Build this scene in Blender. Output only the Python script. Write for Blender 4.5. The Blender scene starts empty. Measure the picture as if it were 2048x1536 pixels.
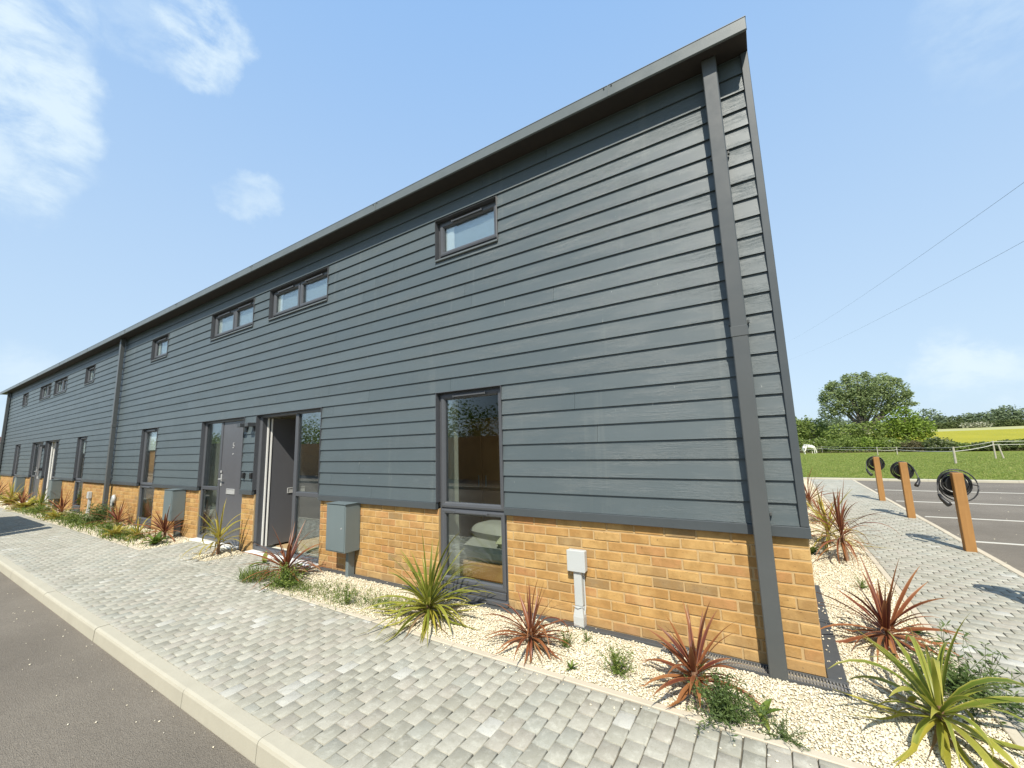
import bpy, math, random
import numpy as np
from mathutils import Vector, Matrix
random.seed(7); rng=np.random.default_rng(7)
sc=bpy.context.scene; COL=sc.collection
R=math.radians; U=random.uniform
def S(r,g,b):
    f=lambda c:(c/255/12.92 if c/255<=.04045 else ((c/255+.055)/1.055)**2.4)
    return (f(r),f(g),f(b),1)

# ------------------------------------------------------------ object helpers
def tag(o,label=None,cat=None,group=None,kind=None):
    if label: o['label']=label
    if cat: o['category']=cat
    if group: o['group']=group
    if kind: o['kind']=kind
    return o
def empty(name,loc=(0,0,0),rz=0,**k):
    o=bpy.data.objects.new(name,None); COL.objects.link(o); o.location=loc; o.rotation_euler=(0,0,rz)
    o.empty_display_size=.1
    return tag(o,**k)
class MB:
    def __init__(s): s.v=[];s.f=[];s.r=[];s.uv=[]
    def add(s,vs,fs,r=None,uv=None):
        b=len(s.v); s.v.extend(vs)
        if r is None: r=random.random()
        for i,f in enumerate(fs):
            s.f.append([b+k for k in f]); s.r.append(r)
            s.uv.extend([uv[k] for k in f] if uv else [(0,0)]*len(f))
        return s
    def box(s,x0,x1,y0,y1,z0,z1,r=None,c=0):
        if c<=0:
            vs=[(x,y,z) for z in(z0,z1) for y in(y0,y1) for x in(x0,x1)]
            return s.add(vs,[(0,2,3,1),(4,5,7,6),(0,1,5,4),(2,6,7,3),(0,4,6,2),(1,3,7,5)],r)
        vs=[];xs=(x0,x0+c,x1-c,x1);
        P=lambda x,y,z:(vs.append((x,y,z)),len(vs)-1)[1]
        X=(x0,x1);Y=(y0,y1);Z=(z0,z1);idx={}
        for i in(0,1):
            for j in(0,1):
                for k in(0,1):
                    dx=c if i==0 else -c;dy=c if j==0 else -c;dz=c if k==0 else -c
                    idx[i,j,k,0]=P(X[i],Y[j]+dy,Z[k]+dz); idx[i,j,k,1]=P(X[i]+dx,Y[j],Z[k]+dz); idx[i,j,k,2]=P(X[i]+dx,Y[j]+dy,Z[k])
        fs=[]
        for i in(0,1): q=[idx[i,0,0,0],idx[i,1,0,0],idx[i,1,1,0],idx[i,0,1,0]]; fs.append(q if i else q[::-1])
        for j in(0,1): q=[idx[0,j,0,1],idx[1,j,0,1],idx[1,j,1,1],idx[0,j,1,1]]; fs.append(q[::-1] if j else q)
        for k in(0,1): q=[idx[0,0,k,2],idx[1,0,k,2],idx[1,1,k,2],idx[0,1,k,2]]; fs.append(q if k else q[::-1])
        for i in(0,1):
            for j in(0,1): q=[idx[i,j,0,0],idx[i,j,0,1],idx[i,j,1,1],idx[i,j,1,0]]; fs.append(q if (i+j)%2==0 else q[::-1])
            for k in(0,1): q=[idx[i,0,k,0],idx[i,1,k,0],idx[i,1,k,2],idx[i,0,k,2]]; fs.append(q if (i+k)%2==0 else q[::-1])
        for j in(0,1):
            for k in(0,1): q=[idx[0,j,k,1],idx[0,j,k,2],idx[1,j,k,2],idx[1,j,k,1]]; fs.append(q if (j+k)%2==0 else q[::-1])
        for i in(0,1):
            for j in(0,1):
                for k in(0,1): q=[idx[i,j,k,0],idx[i,j,k,1],idx[i,j,k,2]]; fs.append(q if (i+j+k)%2 else q[::-1])
        return s.add(vs,fs,r)
    def quad(s,a,b,c,d,r=None): return s.add([a,b,c,d],[(0,1,2,3)],r,[(0,0),(1,0),(1,1),(0,1)])
    def tube(s,pts,rad,n=8,r=None,cap=True):
        pts=[Vector(p) for p in pts]; vs=[];m=len(pts)
        rads=rad if isinstance(rad,(list,tuple)) else [rad]*m
        pa=None
        for i,p in enumerate(pts):
            t=(pts[min(i+1,m-1)]-pts[max(i-1,0)]).normalized()
            if pa is None: pa=t.orthogonal().normalized()
            pa=(pa-t*pa.dot(t)); pa=pa.normalized() if pa.length>1e-6 else t.orthogonal().normalized()
            b=t.cross(pa)
            for k in range(n):
                a=2*math.pi*k/n; vs.append(tuple(p+(pa*math.cos(a)+b*math.sin(a))*rads[i]))
        fs=[[i*n+k,i*n+(k+1)%n,(i+1)*n+(k+1)%n,(i+1)*n+k] for i in range(m-1) for k in range(n)]
        if cap: fs+=[list(range(n))[::-1],[(m-1)*n+k for k in range(n)]]
        return s.add(vs,fs,r)
    def ring(s,x0,x1,z0,z1,prof,r=None):
        # mitred rectangular frame in the XZ plane; prof=list of (inset,y)
        n=len(prof);vs=[]
        for (cx,cz,sx,sz) in ((x0,z0,1,1),(x1,z0,-1,1),(x1,z1,-1,-1),(x0,z1,1,-1)):
            for w,y in prof: vs.append((cx+sx*w,y,cz+sz*w))
        fs=[]
        for k in range(4):
            a=k*n;b=((k+1)%4)*n
            for i in range(n-1): fs.append([a+i,b+i,b+i+1,a+i+1])
        return s.add(vs,fs,r)
    def build(s,name,mat,parent=None,smooth=False,uv=False,loc=None,rz=0,**k):
        me=bpy.data.meshes.new(name); me.from_pydata([tuple(v) for v in s.v],[],s.f)
        a=me.attributes.new('rnd','FLOAT','FACE'); a.data.foreach_set('value',np.array(s.r,dtype=np.float32))
        if uv:
            l=me.uv_layers.new(name='UVMap'); l.data.foreach_set('uv',np.array(s.uv,dtype=np.float32).ravel())
        if smooth: me.polygons.foreach_set('use_smooth',[True]*len(me.polygons))
        me.materials.append(mat); me.update()
        o=bpy.data.objects.new(name,me); COL.objects.link(o)
        if parent: o.parent=parent
        if loc is not None: o.location=loc
        if rz: o.rotation_euler=(0,0,rz)
        return tag(o,**k)
def fast_mesh(name,V,F,rnd,mat,parent=None,smooth=False,**k):
    # V (n,3) F (m,k) numpy
    me=bpy.data.meshes.new(name); n=len(V);m,kk=F.shape
    me.vertices.add(n); me.vertices.foreach_set('co',V.astype(np.float32).ravel())
    me.loops.add(m*kk); me.loops.foreach_set('vertex_index',F.astype(np.int32).ravel())
    me.polygons.add(m); me.polygons.foreach_set('loop_start',np.arange(0,m*kk,kk,dtype=np.int32))
    me.update(calc_edges=True)
    a=me.attributes.new('rnd','FLOAT','FACE'); a.data.foreach_set('value',rnd.astype(np.float32))
    if smooth: me.polygons.foreach_set('use_smooth',[True]*m)
    me.materials.append(mat)
    o=bpy.data.objects.new(name,me); COL.objects.link(o)
    if parent: o.parent=parent
    return tag(o,**k)

# ------------------------------------------------------------ materials
class M:
    def __init__(s,name,rough=.6,spec=.5,metal=0):
        s.m=bpy.data.materials.new(name); s.m.use_nodes=True; s.t=s.m.node_tree; s.t.nodes.clear()
        s.out=s.n('ShaderNodeOutputMaterial'); s.b=s.n('ShaderNodeBsdfPrincipled'); s.l(s.b.outputs[0],s.out.inputs[0])
        s.b.inputs['Roughness'].default_value=rough; s.b.inputs['Specular IOR Level'].default_value=spec; s.b.inputs['Metallic'].default_value=metal
        s.tc=None
    def n(s,t,**k):
        x=s.t.nodes.new(t)
        for a,v in k.items(): setattr(x,a,v)
        return x
    def l(s,a,b): s.t.links.new(a,b)
    def co(s,scale=(1,1,1)):
        if s.tc is None: s.tc=s.n('ShaderNodeTexCoord')
        mp=s.n('ShaderNodeMapping'); mp.inputs['Scale'].default_value=scale; s.l(s.tc.outputs['Object'],mp.inputs[0]); return mp.outputs[0]
    def noise(s,scale=5,detail=4,rough=.6,vec=(1,1,1),dist=0):
        x=s.n('ShaderNodeTexNoise'); x.inputs['Scale'].default_value=scale; x.inputs['Detail'].default_value=detail; x.inputs['Roughness'].default_value=rough; x.inputs['Distortion'].default_value=dist
        s.l(s.co(vec),x.inputs['Vector']); return x.outputs['Fac']
    def vor(s,scale=5,feat='F1',vec=(1,1,1)):
        x=s.n('ShaderNodeTexVoronoi',feature=feat); x.inputs['Scale'].default_value=scale; s.l(s.co(vec),x.inputs['Vector']); return x
    def rnd(s):
        x=s.n('ShaderNodeAttribute'); x.attribute_name='rnd'; return x.outputs['Fac']
    def ramp(s,fac,stops,interp='LINEAR'):
        x=s.n('ShaderNodeValToRGB'); s.l(fac,x.inputs[0]); e=x.color_ramp.elements; x.color_ramp.interpolation=interp
        while len(e)<len(stops): e.new(.5)
        for i,(p,c) in enumerate(stops): e[i].position=p; e[i].color=c if len(c)==4 else (*c,1)
        return x.outputs[0]
    def mix(s,f,a,b,mode='MIX'):
        x=s.n('ShaderNodeMix',data_type='RGBA',blend_type=mode)
        for sock,v in ((x.inputs['Factor'],f),(x.inputs['A'],a),(x.inputs['B'],b)):
            if isinstance(v,(int,float)): sock.default_value=v
            elif isinstance(v,tuple): sock.default_value=v
            else: s.l(v,sock)
        return x.outputs['Result']
    def math(s,op,a,b=0.0,c=0.0):
        x=s.n('ShaderNodeMath',operation=op)
        for i,v in enumerate((a,b,c)):
            if isinstance(v,(int,float)): x.inputs[i].default_value=v
            else: s.l(v,x.inputs[i])
        return x.outputs[0]
    def bump(s,h,strength=.3,dist=.01,prev=None):
        x=s.n('ShaderNodeBump'); x.inputs['Strength'].default_value=strength; x.inputs['Distance'].default_value=dist; s.l(h,x.inputs['Height'])
        if prev is not None: s.l(prev,x.inputs['Normal'])
        return x.outputs[0]
    def col(s,c):
        if isinstance(c,tuple): s.b.inputs['Base Color'].default_value=c
        else: s.l(c,s.b.inputs['Base Color'])
        return s
    def nor(s,n): s.l(n,s.b.inputs['Normal']); return s
    def ro(s,v): s.l(v,s.b.inputs['Roughness']); return s

g=lambda v:(v,v,v,1)
def mat_paint(name,c,rough=.45,var=.12,scale=3):
    m=M(name,rough); n=m.noise(scale,5,.6); d=tuple(x*(1-var) for x in c[:3])+(1,); e=tuple(min(1,x*(1+var)) for x in c[:3])+(1,)
    m.col(m.mix(n,d,e)); m.nor(m.bump(m.noise(60,2),.06,.002)); m.ro(m.math('MULTIPLY_ADD',m.noise(9,3),.25,rough-.12)); return m.m
CLAD=(.088,.106,.110,1); TRIM=(.062,.072,.077,1)
def mat_clad():
    m=M('painted timber effect cladding',.42)
    r=m.rnd(); base=m.mix(r,(.058,.077,.083,1),(.075,.096,.102,1))
    base=m.mix(m.math('MULTIPLY',m.noise(1.6,4,.65),.55),base,(.098,.120,.124,1))
    w=m.noise(2.0,5,.62,(1.6,1,1)); 
    st=m.ramp(m.noise(9,4,.7,(.5,1,2.2)),[(.60,g(0)),(.8,g(1))]); base=m.mix(m.math('MULTIPLY',st,.14),base,(.26,.28,.27,1))
    # pale scuffs and dried drips
    sp=m.ramp(m.noise(34,2,.5,(1,1,.35)),[(.735,g(0)),(.80,g(1))]); base=m.mix(m.math('MULTIPLY',sp,.35),base,(.45,.46,.43,1))
    dr=m.ramp(m.noise(1,4,.6,(7,1,.35)),[(.60,g(0)),(.78,g(1))]); base=m.mix(m.math('MULTIPLY',dr,.22),base,(.22,.23,.21,1))
    m.col(base)
    # embossed grain: long strands with drifting curves
    grain=m.noise(1,6,.72,(2.2,1,62),1.4); fine=m.noise(1,3,.6,(9,1,230),.4)
    patch=m.ramp(m.noise(1.1,3,.5,(1,1,5)),[(.42,g(0)),(.62,g(1))])
    line=m.ramp(grain,[(.44,g(1)),(.49,g(0)),(.54,g(1))])
    h=m.math('ADD',m.math('MULTIPLY',m.math('MULTIPLY',line,patch),.8),m.math('MULTIPLY',fine,.35))
    m.b.inputs['Specular IOR Level'].default_value=.75; m.nor(m.bump(h,.5,.0022)); m.ro(m.math('MULTIPLY_ADD',m.noise(3,4),.24,.36)); return m.m
def mat_brick():
    m=M('buff orange brick',.85,.25); r=m.rnd()
    base=m.ramp(r,[(0,(.40,.220,.074)),(.13,(.45,.262,.092)),(.30,(.49,.300,.110)),(.44,(.42,.235,.082)),(.58,(.49,.308,.120)),(.70,(.43,.228,.090)),(.82,(.35,.212,.085)),(.90,(.29,.195,.095)),(.94,(.41,.205,.084))],'CONSTANT')
    n=m.noise(9,5,.65); base=m.mix(m.math('MULTIPLY',m.ramp(n,[(.40,g(0)),(.66,g(1))]),.70),base,(.29,.165,.055,1))
    n2=m.noise(5,4,.6); base=m.mix(m.math('MULTIPLY',m.ramp(n2,[(.5,g(0)),(.75,g(1))]),.5),base,(.64,.43,.175,1))
    sp=m.ramp(m.noise(48,3,.6),[(.655,g(0)),(.72,g(1))]); base=m.mix(m.math('MULTIPLY',sp,.7),base,(.11,.06,.03,1))
    sx_=m.n('ShaderNodeSeparateXYZ'); m.co(); m.l(m.tc.outputs['Object'],sx_.inputs[0]); sl_=m.ramp(m.math('ADD',sx_.outputs[2],m.math('MULTIPLY_ADD',m.noise(7,4,.7),.25,-.12)),[(.0,g(1)),(.16,g(0))]); base=m.mix(m.math('MULTIPLY',sl_,.35),base,(.33,.24,.14,1))
    m.col(base); m.nor(m.bump(m.noise(120,3,.7),.5,.002,m.bump(m.noise(22,3,.6),.5,.005))); return m.m
def mat_mortar():
    m=M('buff mortar',.95,.1); m.col(m.mix(m.noise(30,4),(.40,.275,.135,1),(.52,.37,.19,1))); m.nor(m.bump(m.noise(150,2),.4,.002)); return m.m
def mat_paver():
    m=M('concrete block paving',.88,.2); r=m.rnd()
    base=m.ramp(r,[(0,(.31,.300,.248)),(.12,(.35,.340,.282)),(.3,(.38,.368,.308)),(.48,(.362,.340,.285)),(.62,(.395,.380,.320)),(.76,(.335,.335,.288)),(.88,(.375,.352,.298)),(.98,(.455,.45,.405))],'CONSTANT')
    sm=m.ramp(m.noise(17,5,.7),[(.50,g(0)),(.68,g(1))]); base=m.mix(m.math('MULTIPLY',sm,.50),base,(.56,.55,.47,1))
    dk=m.ramp(m.noise(23,5,.7),[(.36,g(1)),(.50,g(0))]); base=m.mix(m.math('MULTIPLY',dk,.35),base,(.25,.24,.185,1))
    lg=m.noise(1.3,5,.65); base=m.mix(m.math('MULTIPLY',m.ramp(lg,[(.42,g(0)),(.70,g(1))]),.35),base,(.245,.23,.18,1))
    sp=m.ramp(m.noise(150,3,.7),[(.56,g(0)),(.68,g(1))]); base=m.mix(m.math('MULTIPLY',sp,.35),base,(.17,.16,.125,1))
    m.col(base); m.nor(m.bump(m.noise(130,3,.7),.45,.0025)); return m.m
def mat_asphalt(name='asphalt'):
    m=M(name,.9,.2); v=m.vor(210).outputs['Distance']; 
    base=m.mix(m.noise(.9,5,.6),(.145,.124,.098,1),(.218,.190,.150,1))
    st=m.ramp(m.noise(2.2,5,.7,(1,.35,1)),[(.45,g(0)),(.7,g(1))]); base=m.mix(m.math('MULTIPLY',st,.35),base,(.25,.22,.175,1))
    c=m.ramp(m.noise(330,3,.7),[(.40,g(0)),(.66,g(1))]); base=m.mix(m.math('MULTIPLY',c,.6),base,(.36,.325,.275,1)); c2=m.ramp(m.noise(85,3,.75),[(.36,g(1)),(.5,g(0))]); base=m.mix(m.math('MULTIPLY',c2,.40),base,(.10,.085,.07,1)); c3=m.ramp(m.noise(60,2,.7),[(.60,g(0)),(.72,g(1))]); base=m.mix(m.math('MULTIPLY',c3,.45),base,(.40,.36,.30,1))
    d=m.ramp(m.noise(190,2,.7),[(.32,g(1)),(.44,g(0))]); base=m.mix(m.math('MULTIPLY',d,.5),base,(.06,.05,.045,1))
    bg_=m.ramp(m.noise(.45,4,.6,(1,1.6,1)),[(.35,g(0)),(.65,g(1))]); base=m.mix(m.math('MULTIPLY',bg_,.40),base,(.095,.082,.066,1)); oil=m.ramp(m.noise(1.7,3,.5),[(.70,g(0)),(.78,g(1))]); base=m.mix(m.math('MULTIPLY',oil,.4),base,(.07,.06,.05,1))
    m.col(base); m.nor(m.bump(m.math('MULTIPLY',v,1),.8,.006,m.bump(m.noise(25,3),.3,.01))); return m.m
def mat_concrete(name,a,b,sc_=12):
    m=M(name,.9,.2); base=m.mix(m.noise(sc_,5,.65),a,b); k=m.ramp(m.noise(3,4,.7),[(.5,g(0)),(.8,g(1))]); base=m.mix(m.math('MULTIPLY',k,.35),base,tuple(x*.7 for x in a[:3])+(1,))
    m.col(base); m.nor(m.bump(m.noise(200,3,.7),.35,.002)); return m.m
def mat_simple(name,a,b=None,rough=.6,scale=8,bs=0,bd=.003,spec=.5):
    m=M(name,rough,spec); b=b or a
    m.col(m.mix(m.noise(scale,4),a,b))
    if bs: m.nor(m.bump(m.noise(scale*8,3),bs,bd))
    return m.m
def mat_pebble():
    m=M('white limestone chippings',.8,.3); r=m.rnd()
    base=m.ramp(r,[(0,(.58,.51,.36)),(.15,(.68,.61,.45)),(.5,(.74,.68,.52)),(.8,(.78,.72,.57)),(.97,(.54,.47,.34)),(1,(.80,.76,.66))])
    m.col(m.mix(m.math('MULTIPLY',m.noise(90,2),.3),base,(.62,.55,.40,1))); return m.m
def mat_leaf(name,cols,trans=.25,rough=.5,uv=True,edge=None):
    m=M(name,rough,.35); r=m.rnd(); k=len(cols)
    base=m.ramp(r,[(i/max(1,k-1),c) for i,c in enumerate(cols)])
    if uv:
        u=m.n('ShaderNodeUVMap'); sx=m.n('ShaderNodeSeparateXYZ'); m.l(u.outputs[0],sx.inputs[0])
        if edge:
            d=m.math('ABSOLUTE',m.math('SUBTRACT',sx.outputs[0],.5)); base=m.mix(m.math('MULTIPLY',m.ramp(d,[(.28,g(0)),(.46,g(1))]),.8),base,edge[0])
            base=m.mix(m.math('MULTIPLY',m.ramp(sx.outputs[1],[(.55,g(0)),(1,g(1))]),.55),base,edge[1])
        st=m.noise(1,3,.6,(60,60,60)); base=m.mix(m.math('MULTIPLY',st,.25),base,tuple(x*.45 for x in cols[0][:3])+(1,))
    m.col(base)
    tr=m.n('ShaderNodeBsdfTranslucent'); m.l(base,tr.inputs[0]) ; mx=m.n('ShaderNodeMixShader'); mx.inputs[0].default_value=trans
    m.l(m.b.outputs[0],mx.inputs[1]); m.l(tr.outputs[0],mx.inputs[2]); m.l(mx.outputs[0],m.out.inputs[0]); return m.m
def mat_glass():
    m=M('window glass'); t=m.n('ShaderNodeBsdfTransparent'); t.inputs[0].default_value=(.93,.96,.94,1)
    gl=m.n('ShaderNodeBsdfGlossy'); gl.inputs['Roughness'].default_value=.0; gl.inputs[0].default_value=(.95,.97,1,1)
    fr=m.n('ShaderNodeFresnel'); fr.inputs[0].default_value=1.52
    mx=m.n('ShaderNodeMixShader'); m.l(m.math('MULTIPLY_ADD',fr.outputs[0],.5,.0),mx.inputs[0]); m.l(t.outputs[0],mx.inputs[1]); m.l(gl.outputs[0],mx.inputs[2]); m.l(mx.outputs[0],m.out.inputs[0]); return m.m
def mat_wood(name,a,b,vec=(30,30,2.5)):
    m=M(name,.65,.3); n=m.noise(1,5,.6,vec,.8); base=m.mix(n,a,b); k=m.ramp(m.noise(4,3),[(.5,g(0)),(.75,g(1))]); base=m.mix(m.math('MULTIPLY',k,.3),base,tuple(x*.6 for x in a[:3])+(1,))
    m.col(base); m.nor(m.bump(n,.3,.003)); return m.m

CL=mat_clad(); BR=mat_brick(); MO=mat_mortar(); PV=mat_paver(); AS=mat_asphalt(); 
TR=mat_paint('dark grey trim paint',TRIM,.42); FR=mat_paint('grey window frame',(.078,.082,.090,1),.38,.08)
FA=mat_paint('grey fascia metal',(.125,.142,.142,1),.4,.2,6); SO=mat_simple('dark soffit board',(.022,.018,.015,1),(.033,.027,.022,1),.7)
DP=mat_paint('grey downpipe metal',(.082,.088,.088,1),.36,.1)
GL=mat_glass(); KB=mat_concrete('cream concrete kerb',(.38,.355,.28,1),(.47,.44,.35,1)); ED=mat_concrete('cream concrete edging',(.46,.405,.31,1),(.56,.50,.39,1))
PB=mat_pebble(); GB=mat_simple('gravel bed bottom',(.40,.35,.24,1),(.56,.50,.37,1),.95,60,.3,.003,.1)
SAND=mat_simple('joint sand',(.075,.068,.05,1),(.14,.125,.095,1),.95,60,.3)
WHITE=mat_simple('white plastic',(.44,.46,.45,1),(.50,.52,.51,1),.4,5); WPV=mat_simple('white frame inside',(.78,.77,.73,1),(.84,.83,.79,1),.35,5)
CAB=mat_paint('grey green meter cabinet',(.14,.175,.18,1),.35,.06); DOORM=mat_paint('grey door leaf',(.095,.096,.104,1),.33,.1,2)
METAL=mat_simple('brushed steel',(.34,.34,.33,1),(.42,.42,.41,1),.35,9); BLACK=mat_simple('black plastic',(.016,.016,.017,1),(.026,.026,.027,1),.4,12)
PLA=mat_simple('pale plaster',(.56,.56,.48,1),(.62,.62,.54,1),.9,2); GRN=mat_simple('dark green interior wall',(.09,.13,.085,1),(.11,.155,.10,1),.9,2)
BRNW=mat_wood('brown wood interior',(.42,.22,.09,1),(.52,.29,.12,1),(12,12,1.5)); FLR=mat_wood('oak floor',(.36,.25,.13,1),(.44,.32,.18,1),(2,14,1))
BLIND=mat_simple('white roller blind',(.72,.75,.78,1),(.78,.8,.83,1),.8,3); BLUEB=mat_simple('pale blue grey blind',(.27,.32,.37,1),(.32,.37,.42,1),.8,3); CURT=mat_simple('brown curtain fabric',(.27,.155,.075,1),(.34,.2,.10,1),.9,6)
LINEN=mat_simple('grey linen',(.35,.35,.32,1),(.45,.45,.41,1),.95,10,.4); STEELG=mat_simple('galvanised grate',(.16,.155,.145,1),(.24,.23,.21,1),.5,20,0,0,.5)
MEMB=mat_simple('grey membrane strip',(.050,.053,.055,1),(.075,.078,.078,1),.75,20,.3); POSTW=mat_wood('orange stained timber',(.27,.135,.042,1),(.40,.215,.075,1))
LINEP=mat_simple('white road paint',(.46,.44,.38,1),(.62,.60,.53,1),.8,40,.3)

# ------------------------------------------------------------ camera
rv=Vector((0.84307969,0.53692515,-0.03046351)); uv_=Vector((0.10332422,-0.10612852,0.98896959)); fv=Vector((-0.52776959,0.83692779,0.14495217))
cam=bpy.data.cameras.new('camera'); co=bpy.data.objects.new('camera',cam); COL.objects.link(co); sc.camera=co
co.matrix_world=Matrix(((rv.x,uv_.x,-fv.x,-0.11575),(rv.y,uv_.y,-fv.y,-3.31591),(rv.z,uv_.z,-fv.z,1.47627),(0,0,0,1)))
cam.sensor_width=36; cam.lens=818.262/2048*36; cam.clip_start=.05; cam.clip_end=3000

# ------------------------------------------------------------ light
EL=R(49.5); sx,sy=.387,-.922; SUN=Vector((sx*math.cos(EL),sy*math.cos(EL),math.sin(EL)))
sl=bpy.data.lights.new('sun','SUN'); sl.energy=5.0; sl.angle=R(.5); sl.color=(1,.94,.825); so=bpy.data.objects.new('sun',sl); COL.objects.link(so)
so.rotation_euler=(-SUN).to_track_quat('-Z','Y').to_euler(); so.location=(5,-10,20)
w=bpy.data.worlds.new('World'); sc.world=w; w.use_nodes=True; nt=w.node_tree; nt.nodes.clear()
def N(t,**k):
    x=nt.nodes.new(t)
    for a,v in k.items(): setattr(x,a,v)
    return x
L=nt.links.new
sky=N('ShaderNodeTexSky',sky_type='NISHITA'); sky.sun_disc=False; sky.sun_elevation=EL; sky.sun_rotation=math.atan2(sx,sy); sky.air_density=1.0; sky.dust_density=.8; sky.ozone_density=1.6; sky.altitude=50
tcw=N('ShaderNodeTexCoord'); nz=N('ShaderNodeTexNoise'); nz.inputs['Scale'].default_value=11; nz.inputs['Detail'].default_value=7; nz.inputs['Roughness'].default_value=.62; nz.inputs['Distortion'].default_value=.25
mpw=N('ShaderNodeMapping'); mpw.inputs['Scale'].default_value=(1,1,1.9); L(tcw.outputs['Generated'],mpw.inputs[0]); L(mpw.outputs[0],nz.inputs['Vector'])
def wm(op,a,b=0.0,c=0.0):
    x=N('ShaderNodeMath',operation=op)
    for i,v in enumerate((a,b,c)):
        if isinstance(v,(int,float)): x.inputs[i].default_value=v
        else: L(v,x.inputs[i])
    return x.outputs[0]
# cloud banks: soft regions of the sky dome (directions) where cloud forms
CLOUDS=[((-.815,.040,.580),.9992,.9945,1.0),((-.838,.095,.535),.9995,.9970,.95),((-.860,.085,.500),.9994,.9960,.95),((-.79,.02,.61),.999,.992,.9),((-.895,.06,.44),.9990,.993,.8),((-.722,.222,.655),.9996,.9968,1.0),((-.748,.16,.645),.9996,.9980,.35),((-.80,.353,.485),.99985,.9984,.6),
        ((.272,.956,.112),.9999,.9975,1.0),((.290,.952,.098),.9999,.9982,1.0),((.255,.962,.100),.9999,.9985,.8),((.34,.74,.58),.999,.991,.35),((-.99,.11,.05),.998,.990,.6),((.2,-.8,.5),.9,.6,.35)]
wn=N('ShaderNodeTexNoise'); wn.inputs['Scale'].default_value=9; wn.inputs['Detail'].default_value=6; wn.inputs['Roughness'].default_value=.6; L(tcw.outputs['Generated'],wn.inputs['Vector'])
wv=N('ShaderNodeVectorMath',operation='MULTIPLY_ADD'); L(wn.outputs['Color'],wv.inputs[0]); wv.inputs[1].default_value=(.15,.15,.15); wv.inputs[2].default_value=(-.075,-.075,-.075)
wa=N('ShaderNodeVectorMath',operation='ADD'); L(tcw.outputs['Generated'],wa.inputs[0]); L(wv.outputs[0],wa.inputs[1]); wd_=N('ShaderNodeVectorMath',operation='NORMALIZE'); L(wa.outputs[0],wd_.inputs[0])
tot=None
for d,c0,c1,amt in CLOUDS:
    d=Vector(d).normalized(); vm=N('ShaderNodeVectorMath',operation='DOT_PRODUCT'); L(wd_.outputs[0],vm.inputs[0]); vm.inputs[1].default_value=d
    mr=N('ShaderNodeMapRange',interpolation_type='SMOOTHSTEP'); L(vm.outputs['Value'],mr.inputs['Value']); mr.inputs['From Min'].default_value=c1; mr.inputs['From Max'].default_value=c0; mr.inputs['To Max'].default_value=amt
    tot=mr.outputs[0] if tot is None else wm('MAXIMUM',tot,mr.outputs[0])
ns=N('ShaderNodeMapRange',interpolation_type='SMOOTHSTEP'); ns.inputs['From Min'].default_value=.27; ns.inputs['From Max'].default_value=.64; L(nz.outputs['Fac'],ns.inputs['Value'])
cl=wm('MULTIPLY',tot,ns.outputs[0])
# pale veil that whitens the sky toward the horizon, as thin haze does
sep=N('ShaderNodeSeparateXYZ'); L(tcw.outputs['Generated'],sep.inputs[0])
vl=N('ShaderNodeMapRange'); L(sep.outputs[2],vl.inputs['Value']); vl.inputs['From Min'].default_value=0; vl.inputs['From Max'].default_value=.80; vl.inputs['To Min'].default_value=0; vl.inputs['To Max'].default_value=1
m0=N('ShaderNodeMix',data_type='RGBA'); L(vl.outputs[0],m0.inputs['Factor']); m0.inputs['A'].default_value=(6.3,8.0,9.5,1); m0.inputs['B'].default_value=(3.2,5.5,9.2,1)
m1=N('ShaderNodeMix',data_type='RGBA'); m1.inputs['Factor'].default_value=.84; L(sky.outputs[0],m1.inputs['A']); L(m0.outputs['Result'],m1.inputs['B'])
m2=N('ShaderNodeMix',data_type='RGBA'); L(wm('MULTIPLY',cl,.88),m2.inputs['Factor']); L(m1.outputs['Result'],m2.inputs['A']); m2.inputs['B'].default_value=(7.3,8.6,9.4,1)
bg=N('ShaderNodeBackground'); L(m2.outputs['Result'],bg.inputs[0]); bg.inputs[1].default_value=.085; wo=N('ShaderNodeOutputWorld'); L(bg.outputs[0],wo.inputs[0])
sc.view_settings.view_transform='Standard'; sc.view_settings.look='None'; sc.view_settings.exposure=.38; sc.view_settings.gamma=1

# ============================================================ BUILDING
XL=-28.25; DEP=9.0; E_=.14406; ZT=.896; ZB=.825
bld=empty('commercial_building',(0,0,0),label='long two storey building with dark grey board cladding over an orange brick base',cat='building')
units=[0,-13.7]
LOWWIN=[(-3.165,-2.315),(-11.855,-10.965)]; UPWIN=[(-3.165,-2.305,1),(-6.75,-5.2,2),(-8.80,-7.25,2),(-11.755,-10.85,1)]
DOORS=[(-8.87,-7.33,'closed'),(-6.945,-5.24,'open')]
HEAD=ZT+8*E_; UZ0,UZ1=3.545,4.044
holes=[]
for u in units:
    holes+=[(a+u,b+u,0.0,HEAD) for a,b in LOWWIN]+[(a+u,b+u,UZ0,UZ1) for a,b,_ in UPWIN]+[(a+u,b+u,0.0,HEAD) for a,b,_ in DOORS]
def spans(x0,x1,z0,z1):
    zm=(z0+z1)/2; cuts=sorted((a,b) for a,b,c,d in holes if c-.02<zm<d+.01); out=[];x=x0
    for a,b in cuts:
        if a>x: out.append((x,min(a,x1)))
        x=max(x,b)
    if x<x1: out.append((x,x1))
    return out
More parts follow.
